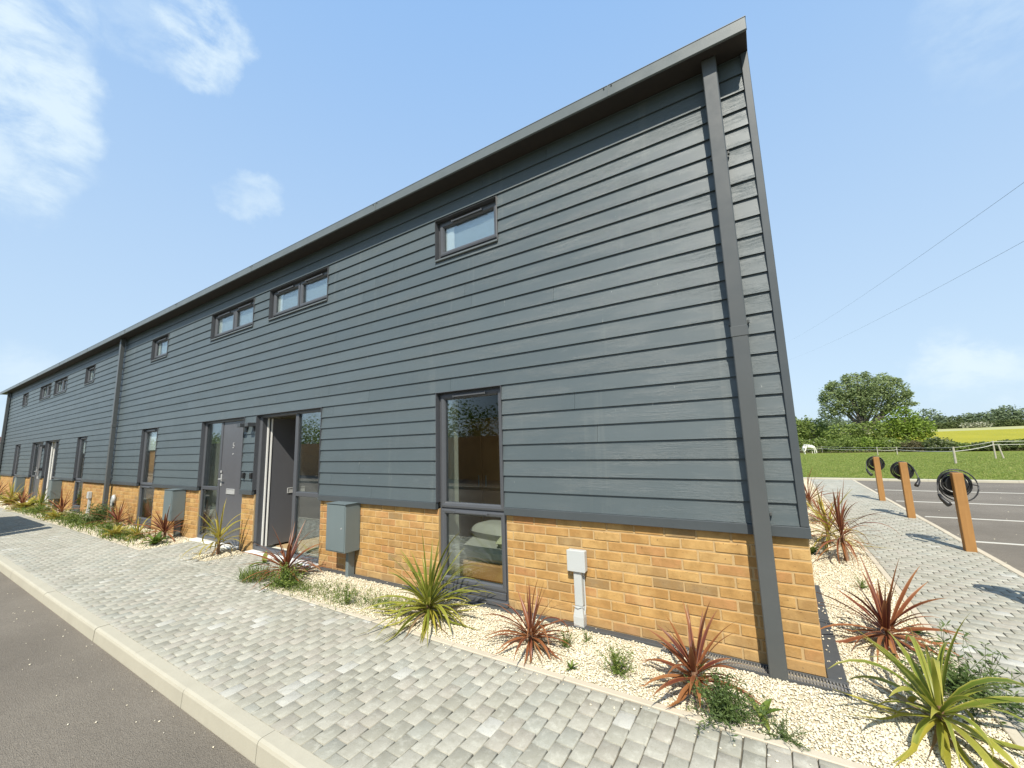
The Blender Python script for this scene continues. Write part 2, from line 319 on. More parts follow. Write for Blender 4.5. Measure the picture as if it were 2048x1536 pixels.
# structural wall: one sheet with reveals
def wall_panel(y0,y1,mat,name):
    m=MB(); xs=sorted({XL,0}|{h[0] for h in holes}|{h[1] for h in holes}); zs=sorted({-.15,4.38,0}|{h[2] for h in holes}|{h[3] for h in holes})
    for i in range(len(xs)-1):
        for j in range(len(zs)-1):
            cx=(xs[i]+xs[i+1])/2;cz=(zs[j]+zs[j+1])/2
            if any(a<cx<b and c<cz<d for a,b,c,d in holes): continue
            a,b,c,d=xs[i],xs[i+1],zs[j],zs[j+1]
            m.quad((a,y0,c),(b,y0,c),(b,y0,d),(a,y0,d)); m.quad((a,y1,c),(a,y1,d),(b,y1,d),(b,y1,c))
    for a,b,c,d in holes:
        m.quad((a,y0,c),(a,y0,d),(a,y1,d),(a,y1,c)); m.quad((b,y0,c),(b,y1,c),(b,y1,d),(b,y0,d)); m.quad((a,y0,d),(b,y0,d),(b,y1,d),(a,y1,d)); m.quad((a,y0,c),(a,y1,c),(b,y1,c),(b,y0,c))
    return m.build(name,mat,bld)
wall_panel(.10,.33,PLA,'inner_wall')
# brick base (front and gable) with mortar bed
xs=spans(XL,0,.4,.5)
def bricks_line(total,k,emit):
    L_=[]; p=0
    if k%2: L_.append((0,.1025)); p=.1125
    while p<total: L_.append((p,min(p+.215,total))); p+=.225
    for a,b in L_:
        if b-a>.03: emit(a,b)
for a,b in xs:
    mb=MB().box(a,b,.004,.098,-.15,ZB-.001).build('brick_base',MO,bld); m=MB()
    for k in range(-2,11):
        def em(p,q):
            lo=max(-q,a);hi=min(-p,b)
            if hi-lo<.02: return
            y=U(-.0035,.0015); dz=U(-.0018,.0018); m.box(lo+U(0,.003),hi-U(0,.003),y,.03,k*.075+dz+.005,k*.075+.070+dz,random.random(),.0035)
        bricks_line(-XL,k,em)
    m.build('brickwork',BR,mb)
mb=MB().box(-.1,-.004,.099,DEP,-.15,ZB-.001).build('brick_base',MO,bld); m=MB()
for k in range(-2,11):
    def em2(p,q):
        x=U(-.0015,.0035); p=max(p,.031)
        if q-p>.02: m.box(-.03,x,p,q,k*.075+.005,k*.075+.070,random.random(),.0035)
    bricks_line(DEP,k+1,em2)
m.build('brickwork',BR,mb)
# trim band
for a,b in spans(XL,-.0,.85,.88): MB().box(a+.002,b-.002 if b<-.01 else .016,-.046,.0015,ZB,ZT-.002,c=.003).build('trim_band',TR,bld)
MB().box(-.02,.0165,.002,DEP,ZB,ZT-.002,c=.003).build('trim_band',TR,bld)
# cladding boards: each lapped, split at joints and openings
m=MB(); NB=25
JX=[-1.55,-2.75,-4.2,-5.1,-6.4,-7.9,-9.6,-12.2,-14.8,-17.5,-18.4,-20.2,-22.0,-23.9,-26.1]
def board(mb,a,b,z0,z1,r,front=-.034,lap=.0195,flip=False):
    bk=front+.033; P=[(front,z0),(front+lap*.85,z1+.012),(bk,z1+.012),(bk,z0)]
    P=[(front,z0),(front+lap*.85,z1+.012),(bk,z1+.012),(bk,z0+.045),(front+.0075,z0+.045),(front+.0075,z0)]   # hollow behind the lip
    if not flip: vs=[(a,y,z) for y,z in P]+[(b,y,z) for y,z in P]
    else: vs=[(-y,b,z) for y,z in P]+[(-y,a,z) for y,z in P]
    mb.add(vs,[(0,6,7,1),(1,7,8,2),(3,9,10,4),(4,10,11,5),(5,11,6,0),(0,1,2,3,4,5),(6,11,10,9,8,7)],r)
for k in range(NB):
    z0=ZT+k*E_; z1=min(z0+E_,4.36)
    random.seed(100+k); js=sorted(x+U(-.35,.35)*(k%3>0) for x in random.sample(JX,4))
    part=[h for h in holes if (z0+.012<h[3]<z1-.012) or (z0+.012<h[2]<z1-.012)]      # openings that cut only part of this board
    full=[h for h in holes if h[2]<=z0+.012 and h[3]>=z1-.012]
    cur=XL+.05
    for h in sorted(part+full)+[None]:
        a,b=cur,(h[0] if h else -.036)
        if b>a:
            cuts=[a]+[x for x in js if a+.15<x<b-.15]+[b]
            for i in range(len(cuts)-1): board(m,cuts[i]+.0012,cuts[i+1]-.0012,z0,z1,random.random())
        if h:
            if h in part:
                zz=h[3] if z0+.012<h[3]<z1-.012 else h[2]
                if zz==h[3]: board(m,h[0]-.001,h[1]+.001,zz,z1,random.random(),-.034+.0165*(zz-z0)/E_)
                else: board(m,h[0]-.001,h[1]+.001,z0,zz-.012,random.random())
            cur=h[1]
    board(m,.076,DEP,z0,z1,random.random(),-.011,.022,True)
clad=m.build('cladding',CL,bld)
for v in clad.data.vertices:
    pass
m=MB()
for a,b,c,d in ((XL-.012,-.0005,4.36,0),): pass
xsb=sorted({XL,-.0005}|{h[0] for h in holes}|{h[1] for h in holes}); zsb=sorted({ZT,4.375}|{max(h[2],ZT) for h in holes}|{h[3] for h in holes})
for i in range(len(xsb)-1):
    for j in range(len(zsb)-1):
        cx=(xsb[i]+xsb[i+1])/2;cz=(zsb[j]+zsb[j+1])/2
        if any(a<cx<b and c<cz<d for a,b,c,d in holes): continue
        m.box(xsb[i],xsb[i+1],.002,.099,zsb[j],zsb[j+1])
m.box(-.1,-.026,.0995,DEP,ZT,4.375); m.build('sheathing',MEMB,bld)
m=MB(); m.box(-.036,.0125,-.046,.074,ZT,4.36,c=.003); m.build('corner_trim',TR,bld)
m=MB(); m.box(XL-.01,XL+.05,-.046,.03,ZT,4.36,c=.003); m.build('corner_trim',TR,bld)
# eaves
m=MB(); m.box(XL-.9,.018,-.25,-.228,4.352,4.452,c=.004); fas=m.build('fascia',FA,bld)
for x in (-1.0,-3.95,-6.95,-9.9,-12.9,-15.9,-18.9,-21.9,-24.9):
    m=MB(); m.box(x-.004,x+.004,-.2535,-.2505,4.354,4.451); m.build('joint_cover',FA,fas)
    for s in (-.035,.03): MB().tube([(x+s,-.256,4.437),(x+s,-.2505,4.437)],.006,8).build('screw',BLACK,fas)
m=MB(); m.box(XL-.88,.012,-.228,.10,4.365,4.377); m.build('soffit',SO,bld)
m=MB(); m.add([(XL-.9,-.252,4.4525),(.02,-.252,4.4525),(.03,4.5,5.45),(XL-.9,4.5,5.45),(XL-.9,9.3,4.5),(.03,9.3,4.5),(XL-.9,-.252,4.457),(.02,-.252,4.457),(.03,4.5,5.50),(XL-.9,4.5,5.50),(XL-.9,9.3,4.55),(.03,9.3,4.55)],
 [(0,3,2,1),(3,4,5,2),(6,7,8,9),(9,8,11,10),(0,1,7,6),(1,2,8,7),(2,5,11,8),(4,10,11,5),(0,6,9,3),(3,9,10,4)]); m.build('roof',mat_simple('grey standing seam roof',(.12,.13,.135,1),(.16,.17,.17,1),.4,3),bld)
m=MB(); m.add([(-.0,0.02,4.36),(-.0,9,4.36),(-.0,4.5,5.44),(-.09,0.02,4.36),(-.09,9,4.36),(-.09,4.5,5.44)],[(0,1,2),(3,5,4),(0,3,4,1),(1,4,5,2),(2,5,3,0)]); m.build('gable_top',TR,bld)
m=MB(); m.box(XL,0,DEP-.1,DEP,0,4.4); m.box(XL,XL+.1,.34,DEP-.11,0,4.4); m.box(-.33,-.101,.34,DEP-.11,0,4.4); m.build('rear_wall',PLA,bld)
# interior shell
m=MB(); m.box(XL+.11,-.34,.335,5.0,-.12,.012); m.build('interior_floor',FLR,bld)
m=MB(); m.box(XL+.11,-.34,.335,5.0,2.32,2.55); 
m.box(XL+.11,-.34,5.0,5.1,.0,4.36)
for u in units:
    for x in (-4.95,-7.1,-9.2): m.box(x+u-.05,x+u+.05,.335,4.99,.0125,2.315); m.box(x+u-.05,x+u+.05,.335,4.99,2.555,4.36)
m.box(-13.65,-13.5,.335,4.99,.0125,4.36); m.build('interior_wall',PLA,bld)
m=MB(); m.box(-4.88,-.35,2.2,2.26,.02,2.3); m.build('feature_wall',GRN,bld)

# ---- windows
def lining(m,x0,x1,z0,z1):
    m.box(x0,x0+.0045,-.041,.099,z0,z1); m.box(x1-.0045,x1,-.041,.099,z0,z1); m.box(x0+.0046,x1-.0046,-.041,.099,z1-.0045,z1)
OUT=[(0,.10),(0,.028),(.026,.028),(.040,.036),(.040,.10)]
SASH=[(0,.07),(0,.012),(.018,.008),(.040,.012),(.052,.030),(.052,.07)]
def light(par,x0,x1,z0,z1,vent=True,sash=True,pw=.052):
    if sash:
        m=MB(); m.ring(x0,x1,z0,z1,SASH); s=m.build('sash',FR,par)
    else: pw=.0
    m=MB(); m.box(x0+pw-.006,x1-pw+.006,.042,.048,z0+pw-.006,z1-pw+.006); m.build('pane',GL,par)
    if vent:
        cx=(x0+x1)/2; h=min(.2,(x1-x0)*.3); m=MB(); m.box(cx-h,cx+h,-.008,.009,z1-.034,z1-.016,c=.003); m.box(cx-h-.012,cx-h,-.012,.009,z1-.038,z1-.012,c=.003); m.box(cx+h,cx+h+.012,-.012,.009,z1-.038,z1-.012,c=.003); m.build('trickle_vent',FR,par)
def blind(par,x0,x1,z0,z1,y=.14,mat=None,name='blind'):
    m=MB(); n=26; vs=[];
    for i in range(n+1):
        x=x0+(x1-x0)*i/n; yy=y+(.014*math.sin(i*1.9)+.006*math.sin(i*4.3) if name=='curtain' else 0); vs+=[(x,yy,z0),(x,yy,z1),(x,yy+.006,z0),(x,yy+.006,z1)]
    fs=[]
    for i in range(n): a=i*4;b=a+4; fs+=[(a,b,b+1,a+1),(a+2,a+3,b+3,b+2),(a,a+2,b+2,b),(a+1,b+1,b+3,a+3)]
    m.add(vs,fs); m.build(name,mat or BLIND,par,smooth=(name=='curtain'))
def tall_window(x0,x1,z0,z1,i):
    m=MB(); m.ring(x0+.004,x1-.004,z0+.004,z1-.004,OUT); m.box(x0+.044,x1-.044,.028,.095,.826,.856,c=.002)
    lining(m,x0,x1,ZT,z1)
    w=m.build('window',FR,bld)
    light(w,x0+.028,x1-.028,.848,z1-.028); light(w,x0+.028,x1-.028,z0+.10,.832)
    m=MB(); m.box(x0-.01,x1+.01,-.035,.03,z0-.01,z0+.03,c=.004); m.box(x0+.03,x1-.03,.0,.03,z0+.034,z0+.095,c=.004); m.build('sill',FR,w)
    if i>0:
        blind(w,x0+.05,x1-.05,1.58,z1-.03,.085); blind(w,x0+.05,x1-.05,.1,1.58,.12,CURT,'curtain')
for u in units:
    for i,(a,b) in enumerate(LOWWIN): tall_window(a+u,b+u,.02,HEAD,i+(1 if u else 0))
def up_window(x0,x1,n):
    z0,z1=UZ0+.05,UZ1
    m=MB(); m.ring(x0+.004,x1-.004,z0,z1-.004,OUT); m.ring(x0,x1,UZ0+.012,UZ1,[(0,.099),(0,-.040),(.004,-.042),(.0045,.099)])
    if n==2: c=(x0+x1)/2; m.box(c-.016,c+.016,.026,.095,z0+.04,z1-.044,c=.003)
    w=m.build('window',FR,bld)
    if n==1: light(w,x0+.03,x1-.03,z0+.026,z1-.03)
    else:
        c=(x0+x1)/2; light(w,x0+.03,c-.008,z0+.026,z1-.03); light(w,c+.008,x1-.03,z0+.026,z1-.03)
    m=MB(); m.box(x0+.002,x1-.002,-.050,.03,UZ0-.004,UZ0+.016,c=.003); m.build('sill',FA,w)
    blind(w,x0+.045,x1-.045,z0+.0,z1-.02,.075,BLUEB); blind(w,x0+.045,x0+.20,z0+.0,z1-.02,.062,None,'net_curtain')
for u in units:
    for a,b,n in UPWIN: up_window(a+u,b+u,n)
# ---- door sets
def handle(par,x,z,y=.0,outx=1):
    m=MB(); m.box(x-.018,x+.018,y-.012,y,z-.10,z+.10,c=.003); m.tube([(x,y-.012,z+.02),(x,y-.05,z+.02)],.009,8); m.tube([(x,y-.05,z+.02),(x+outx*.12,y-.052,z+.02)],.009,8); m.box(x-.02,x+.02,y-.02,y-.012,z+.12,z+.16,c=.003); m.build('handle',METAL,par)
def door_set(x0,x1,kind,u):
    z0,z1=.02,HEAD
    mx=x0+.665 if kind=='closed' else x1-.665      # mullion
    m=MB(); m.ring(x0+.004,x1-.004,z0+.004,z1-.004,[(0,.10),(0,.02),(.030,.02),(.045,.032),(.045,.10)]); m.box(mx-.035,mx+.035,.018,.098,z0+.045,z1-.049,c=.006)
    a,b=(x0,mx) if kind=='closed' else (mx,x1)
    m.box(a+.04 if kind=='closed' else a+.036,b-.036 if kind=='closed' else b-.05,.020,.096,.845,.905,c=.006)
    lining(m,x0,x1,ZT,z1)
    fr=m.build('door_frame',FR,bld)
    sxa,sxb=(x0+.045,mx-.035) if kind=='closed' else (mx+.035,x1-.045)
    light(fr,sxa,sxb,.905,z1-.045,False,False); light(fr,sxa,sxb,z0+.045,.845,False,False)
    m=MB(); m.box(x0+.0,x1-.0,-.09,.10,-.02,.018,c=.004); m.build('threshold',WPV,fr)
    if kind=='closed':
        dx0,dx1=mx+.037,x1-.047; m=MB(); m.box(dx0,dx1,.03,.075,z0+.02,z1-.052,c=.004); dr=m.build('door',DOORM,bld)
        handle(dr,dx0+.045,1.02,.03)
        m=MB(); cx=(dx0+dx1)/2-.0; m.ring(cx-.14,cx+.14,.80,.885,[(0,.03),(0,.018),(.008,.016),(.012,.024)]); m.box(cx-.125,cx+.125,.024,.0295,.814,.872); m.build('letter_plate',METAL,dr)
        m=MB(); m.tube([(cx,.03,1.452),(cx,.022,1.452)],.013,10); m.build('peephole',METAL,dr)
        if u==0:
            cu=bpy.data.curves.new('door_number','FONT'); cu.body='5'; cu.size=.13; cu.extrude=.003; cu.align_x='CENTER'; t=bpy.data.objects.new('tmp',cu); COL.objects.link(t); bpy.context.view_layer.update()
            me=bpy.data.meshes.new_from_object(t.evaluated_get(bpy.context.evaluated_depsgraph_get())); bpy.data.objects.remove(t); me.materials.clear(); me.materials.append(METAL)
            o=bpy.data.objects.new('door_number',me); COL.objects.link(o); o.parent=dr; o.rotation_euler=(R(90),0,0); o.location=(cx,.026,1.55)
    else:
        # leaf swung inward, hinged on the left jamb
        hx=x0+.062; ang=R(86); 
        m=MB(); L_=mx-.037-(x0+.047)
        m.box(.0,L_,0,.045,z0+.02,z1-.052,c=.004); dr=m.build('door',DOORM if u==0 else WPV,bld,loc=(hx,.10,0),rz=ang)
        if u: dr['label']='white inner face of the open door'
        MB().box(.006,.032,-.012,-.001,z0+.02,z1-.055,c=.002).build('hinge_strip',WPV,dr); MB().box(.062,.085,-.012,-.001,z0+.02,z1-.055,c=.002).build('hinge_strip',WPV,dr)
        m=MB(); c=L_*.52; m.ring(c-.14,c+.14,.80,.885,[(0,.0),(0,-.012),(.008,-.014),(.012,-.006)]); m.box(c-.125,c+.125,-.006,-.0005,.814,.872); m.build('letter_plate',METAL,dr)
        handle(dr,L_-.05,1.02,0.0,-1)
        MB().box(x0+.046,x0+.058,.034,.105,z0,z1-.05,c=.002).build('door_jamb',FR,fr)
for u in units:
    for a,b,k in DOORS: door_set(a+u,b+u,k,u)
# ---- downpipes
for x0 in (-.297,-13.62,-28.2):
    x1=x0+.1
    m=MB(); m.box(x0,x1,-.142,-.062,-.01,4.365,c=.006); p=m.build('downpipe',DP,bld)
    m=MB(); m.box(x0-.004,x1+.004,-.146,-.058,2.165,2.24,c=.004); m.build('pipe_joint',DP,p)
    for z in (.98,2.29,3.6):
        for q in (x0-.016,x1+.002): MB().box(q,q+.014,-.066,-.038,z-.022,z,c=.002).build('bracket',DP,p)

# ============================================================ wall fixtures
def meter_box(x,lab,u):
    t=empty('meter_cabinet',(x,0,0),label=lab,cat='cabinet',group='meter cabinets on the brick base')
    m=MB(); m.box(-.36,0,-.21,-.002,.285,.832,c=.006); bd=m.build('cabinet_body',CAB,t)
    m=MB(); m.box(-.352,-.008,-.217,-.211,.30,.82,c=.003); d=m.build('cabinet_door',CAB,t)
    m=MB(); m.tube([(-.06,-.217,.56),(-.06,-.222,.56)],.009,10); m.build('lock',METAL,d)
    m=MB(); m.box(-.115,-.065,-.11,-.02,-.02,.284,c=.004); m.build('supply_duct',CAB,t)
    m=MB(); m.box(-.37,.010,-.225,-.002,.8335,.837); m.build('cabinet_lid',CAB,t)
meter_box(-4.42,'grey metal meter cabinet nearest the camera beside the open door',0)
meter_box(-9.40,'grey metal meter cabinet left of the closed grey door',0)
meter_box(-18.12,'grey meter cabinet right of the far white door',1)
meter_box(-23.2,'small far grey meter cabinet close to the left end',1)
def junction(x,lab,hook=False):
    t=empty('junction_box',(x,0,0),label=lab,cat='junction box',group='white cable boxes on the brick base')
    if not hook:
        m=MB(); m.box(-.077,.077,-.062,-.006,.425,.59,c=.006); m.build('box_body',WHITE,t)
        m=MB(); m.box(-.079,.079,-.071,-.063,.423,.592,c=.004); m.build('box_cover',WHITE,t)
        m=MB(); m.box(-.035,.035,-.05,-.006,.155,.424,c=.005); m.build('conduit',WHITE,t)
        m=MB(); m.add([(-.032,-.052,.154),(.032,-.052,.154),(.032,-.006,.154),(-.032,-.006,.154),(-.044,-.066,.075),(.044,-.066,.075),(.044,-.006,.075),(-.044,-.006,.075),(-.042,-.064,-.03),(.042,-.064,-.03),(.042,-.006,-.03),(-.042,-.006,-.03)],
         [(0,1,2,3),(0,4,5,1),(1,5,6,2),(2,6,7,3),(3,7,4,0),(4,8,9,5),(5,9,10,6),(6,10,11,7),(7,11,8,4),(8,11,10,9)]); m.build('conduit_boot',WHITE,t)
        m=MB(); m.tube([(.042,-.012,.42),(.044,-.012,.15),(.04,-.03,.09)],.006,6); m.tube([(-.04,-.066,.158),(.0,-.071,.152),(.05,-.05,.158)],.003,5); m.build('cable',WHITE,t)
    else:
        m=MB(); m.tube([(0,-.04,-.02),(0,-.04,.46),(.02,-.04,.54),(.06,-.04,.56),(.09,-.04,.52),(.09,-.04,.40)],.035,10); m.build('conduit',WHITE,t,smooth=True)
        m=MB(); m.tube([(.09,-.04,.40),(.09,-.04,.34)],.022,8); m.build('vent_end',BLACK,t)
junction(-1.60,'white square cable box with conduit on the brick base near the right corner')
junction(-15.15,'small white cable box left of the middle downpipe')
junction(-13.30,'white hooked vent pipe standing right beside the middle downpipe',True)
def walllight(x,lab):
    t=empty('wall_light',(x,0,0),label=lab,cat='wall light',group='black wall lights between the doors')
    m=MB(); m.box(-.05,.05,-.16,-.035,1.87,1.93,c=.004); m.build('lamp_head',mat_l,t)
    m=MB(); m.box(-.03,.03,-.05,-.03,1.80,1.87,c=.003); m.build('back_plate',BLACK,t)
mat_l=mat_simple('dark lamp metal',(.05,.055,.06,1),(.07,.075,.08,1),.4,6)
def bell(x,lab):
    m=MB(); m.box(-.022,.022,-.072,-.030,-.05,.04,c=.006); m.box(-.012,.012,-.078,-.071,-.01,.014,c=.002)
    o=m.build('key_safe',BLACK,loc=(x,0,1.12)); tag(o,lab,'key safe','black key safes between the doors')
names=[('left','beside the closed grey door'),('right','beside the open door')]
for ui,u in enumerate(units):
    for j,x in enumerate((-7.235,-6.995)):
        wh='in the near unit' if ui==0 else 'in the far left unit'
        walllight(x+u-.0,'dark wall light '+names[j][1]+' '+wh); bell(x+u+.02,'small black key safe '+names[j][1]+' '+wh)

# ---- drain channel
t=empty('drainage_channel',(0,0,0),label='slotted metal drain channel along the foot of the brick wall at the corner',cat='drain')
m=MB(); m.box(-.95,.105,-.135,-.122,-.06,.008,c=.002); m.box(-.95,.105,-.020,-.008,-.06,.008,c=.002); m.box(-.95,.105,-.122,-.020,-.06,-.035); m.build('channel_body',MEMB,t)
m=MB(); x=-.945
while x<.10: m.box(x,x+.007,-.121,-.021,-.012,.003); x+=.0165
m.box(-.95,.104,-.078,-.070,-.010,.0035); m.build('grate',STEELG,t)
tag(MB().box(.006,.102,-.03,1.9,-.05,.006,c=.003).build('edge_flashing',MEMB),'flat dark grey strip on the gravel along the gable brick','strip')
tag(MB().box(-5.2,-.952,-.072,-.008,-.06,.006,c=.003).build('wall_strip',MEMB),'long dark grey strip at the foot of the front brick wall','strip')

# ============================================================ interior things
t=empty('bed',(-2.6,0,0),label='low bed with grey linen seen through the tall near window',cat='bed')
m=MB(); m.box(-.9,.9,.45,1.38,.02,.20,c=.02); m.build('bed_base',BRNW,t)
m=MB(); m.box(-.9,.9,.45,1.38,.20,.36,c=.05); m.build('mattress',LINEN,t,smooth=False)
def pillow(par,cx,cy,cz,w,d,h,rz,mat):
    n=10;vs=[];
    for s in(1,-1):
        for i in range(n+1):
            for j in range(n+1):
                a=i/n*2-1;b=j/n*2-1; k=(1-a**4)*(1-b**4); vs.append((a*w/2*(1-.08*b*b),b*d/2*(1-.08*a*a),s*h/2*k**.5))
    fs=[]
    for s in(0,1):
        o=s*(n+1)**2
        for i in range(n):
            for j in range(n): q=[o+i*(n+1)+j,o+(i+1)*(n+1)+j,o+(i+1)*(n+1)+j+1,o+i*(n+1)+j+1]; fs.append(q if s==0 else q[::-1])
    MB().add(vs,fs).build('pillow',mat,par,smooth=True,loc=(cx,cy,cz),rz=rz)
pillow(t,.05,.72,.42,.62,.42,.18,.3,mat_simple('pale green cotton',(.42,.43,.27,1),(.5,.5,.33,1),.9,6))
pillow(t,-.50,.95,.44,.6,.42,.2,-.2,LINEN)
t=empty('wardrobe',(-2.9,0,0),label='brown wooden wardrobe inside the room behind the tall near window',cat='wardrobe')
m=MB(); m.box(-1.5,1.5,1.45,2.0,.02,1.86,c=.01); m.build('carcass',BRNW,t)
for k in range(4): 
    m=MB(); m.box(-1.48+k*.745,-.755+k*.745,1.425,1.448,.08,1.82,c=.006); d=m.build('wardrobe_door',BRNW,t); m=MB(); m.tube([(-.80+k*.745 if k%2==0 else -1.42+k*.745,1.41,.9),(-.80+k*.745 if k%2==0 else -1.42+k*.745,1.41,1.05)],.008,6); m.build('handle',METAL,d)

# ============================================================ GROUND
def terr(x,y):
    if y<14.28: return -.16
    if y<50: return -.010*(y-14.3)-.005
    b=-.362+(y-50)*.0205+.010*(x-35)*min(1,max(0,(y-50)/100)) if x>0 else -.362+(y-50)*.017
    return b
m=MB(); xs_=[-600,-300,-150,-80,-40,-20,-8,-2,0,2,4,6,8,11,14,18,22,27,32,38,45,55,70,90,120,200,400,900]; ys_=[-900,-300,-100,-40,-20,-10,0,7,14.26,14.3,18,22,27,33,40,48,52,58,66,76,90,110,130,150,200,300,500,1500]
vs=[(x,y,terr(x,min(y,200)) if y>0 else -.16) for y in ys_ for x in xs_]; nx=len(xs_)
fs=[(j*nx+i,j*nx+i+1,(j+1)*nx+i+1,(j+1)*nx+i) for j in range(len(ys_)-1) for i in range(nx-1)]
mg=M('meadow grass',.95,.1); base=mg.mix(mg.noise(.35,5,.65),(.15,.20,.03,1),(.26,.30,.06,1)); kk=mg.ramp(mg.noise(2.5,5,.7),[(.45,g(0)),(.68,g(1))]); base=mg.mix(mg.math('MULTIPLY',kk,.5),base,(.27,.26,.085,1))
kk=mg.ramp(mg.noise(9,4,.7),[(.35,g(1)),(.5,g(0))]); base=mg.mix(mg.math('MULTIPLY',kk,.6),base,(.06,.10,.015,1)); kk=mg.ramp(mg.noise(.9,5,.7,(1,2.5,1)),[(.40,g(1)),(.52,g(0))]); base=mg.mix(mg.math('MULTIPLY',kk,.35),base,(.08,.12,.02,1)); mg.col(base); mg.nor(mg.bump(mg.noise(14,4,.7),.9,.12)); MG=mg.m
m.add(vs,fs,0.5); m.build('meadow',MG,smooth=True,kind='structure')
# road in front, at -0.1
MB().box(-95,12,-8.5,-2.068,-.3,-.1).build('road',AS,kind='structure')
# paving base then blocks
def pav(name,x0,x1,y0,y1,alongx,skip=None,lod=None):
    V=[];F=[];Rn=[];nv=0
    W=.0975;PT=.1335;L_=PT-.0025;rows=int(((y1-y0) if alongx else (x1-x0))/.1)+1
    T=np.array([[0,0],[1,0],[1,1],[0,1]])
    for r_ in range(rows):
        off=[0,PT/2][r_%2]
        a0=(x0 if alongx else y0)-off; n=int(((x1-x0) if alongx else (y1-y0))/PT)+3
        for k in range(n):
            if alongx: bx0=a0+k*PT;bx1=bx0+L_;by0=y0+r_*.1;by1=by0+W
            else: by0=a0+k*PT;by1=by0+L_;bx0=x0+r_*.1;bx1=bx0+W
            bx0=max(bx0,x0);bx1=min(bx1,x1);by0=max(by0,y0);by1=min(by1,y1)
            if bx1-bx0<.02 or by1-by0<.02: continue
            cx=(bx0+bx1)/2;cy=(by0+by1)/2
            if skip and skip(cx,cy): continue
            j=rng.uniform(-.0012,.0012,2); ang=rng.uniform(-.006,.006); zt=rng.uniform(-.0015,.0010); tx,ty=rng.uniform(-.007,.007,2); c=.0058
            g1=rng.uniform(.0006,.0036)
            outer=[(bx0+g1,by0+g1),(bx1-g1,by0+g1),(bx1-g1,by1-g1),(bx0+g1,by1-g1)]; inner=[(bx0+c,by0+c),(bx1-c,by0+c),(bx1-c,by1-c),(bx0+c,by1-c)]
            def tf(p,dz): 
                dx=p[0]-cx;dy=p[1]-cy; return (cx+dx-dy*ang+j[0],cy+dy+dx*ang+j[1],zt+dz+tx*dx+ty*dy)
            V+= [tf(p,-.03) for p in outer]+[tf(p,-.0025) for p in outer]+[tf(p,0) for p in inner]
            for lvl in (0,4):
                for q in range(4): F.append((nv+lvl+q,nv+lvl+(q+1)%4,nv+lvl+4+(q+1)%4,nv+lvl+4+q))
            F.append((nv+8,nv+9,nv+10,nv+11)); Rn+=[rng.random()]*9; nv+=12
    return fast_mesh(name,np.array(V),np.array(F),np.array(Rn),PV,kind='structure')
def inbed(x,y):
    # gravel beds let into the paving
    if y>-.745:
        if x<-8.72 and x>-27.9: return True
        if -5.05<x<.745: return True
        if -7.42<x<-6.93 and y>-.52-.5*math.sin((x+7.42)*6.4)*.0: return True
    return False
pav('pavement',-30,.745,-1.965,-.795,False)
pav('entrance_paving',-8.72,-5.05,-.793,-.075,False,skip=lambda x,y: -7.42<x<-6.95 and y>-.62)
pav('side_path',.747,1.835,-1.965,14.0,True)
MB().box(-30,1.84,-1.968,-.075,-.12,-.012).build('paving_bedding',SAND,kind='structure')
MB().box(.70,1.838,-.0748,14.0,-.12,-.0105).build('side_path_bedding',SAND,kind='structure')
# kerbs: separate stones with a bullnose
def kerb(name,xa,xb,y0,y1,zt,zb,n,along='x',L_=.914):
    m=MB(); x=xa; k=0
    while x<xb-.01:
        e=min(x+L_,xb)-.004; c=.022; dy=U(-.002,.002);dz=U(-.002,.002)
        P=[(y1,zb),(y1,zt+dz),(y0+c+dy,zt+dz),(y0+.006+dy,zt-.006+dz),(y0+dy,zt-.02+dz),(y0-.012+dy,zb)]
        if along=='x': A=[(x,a,b) for a,b in P];B=[(e,a,b) for a,b in P]
        elif along=='y': A=[(a,x,b) for a,b in P];B=[(a,e,b) for a,b in P]
        n_=len(P); fs=[(i,(i+1)%n_,n_+(i+1)%n_,n_+i) for i in range(n_)]+[tuple(range(n_))[::-1],tuple(range(n_,2*n_))]
        m.add(A+B,fs,random.random()); x+=L_; k+=1
    return m.build(name,KB,kind='structure')
kerb('kerb',-40,2.3,-2.06,-1.970,.002,-.19,0)
MB().box(-40,2.3,-2.055,-1.974,-.2,-.02).build('kerb_base',SAND,kind='structure')
def edging(name,x0,x1,y0,y1,horizontal=True,mat=ED,zt=.004):
    m=MB(); p=(x0 if horizontal else y0); e=(x1 if horizontal else y1)
    while p<e-.02:
        q=min(p+.912,e)
        if horizontal: m.box(p,q-.003,y0,y1,-.1,zt+U(-.0015,.0015),c=.004)
        else: m.box(x0,x1,p,q-.003,-.1,zt+U(-.0015,.0015),c=.004)
        p+=.914
    return m.build(name,mat,kind='structure')
edging('path_edging',-5.05,.69,-.794,-.745); edging('path_edging',-28.2,-8.72,-.794,-.745); edging('path_edging',.692,.744,-.794,13.9,False); edging('car_park_edging',1.838,1.905,-1.96,14.0,False,zt=.002)
MB().box(-28.2,-8.72,-.745,.0,-.12,-.0115).build('gravel_base',GB,kind='structure'); MB().box(-5.05,.692,-.7448,.0-.001,-.12,-.0112).build('gravel_base',GB,kind='structure'); MB().box(.001,.6918,0,13.9,-.12,-.0113).build('gravel_base',GB,kind='structure'); MB().box(-7.42,-6.95,-.60,-.076,-.1,-.006).build('gravel_base',GB,kind='structure')
# car park
MB().box(1.905,40,-1.96,14.1,-.15,-.03).build('car_park',AS,kind='structure')
for i,y in enumerate((.6,2.75,4.95,7.0,9.09,11.35)):
    MB().box(2.0,6.9,y-.034,y+.034,-.030,-.0262).build('bay_marking',LINEP,kind='structure')
kerb('far_kerb',.0,40,14.05,14.22,.035,-.12,0)
MB().box(-5,1.838,14.002,14.046,-.1,.006).build('path_end_edging',ED,kind='structure')

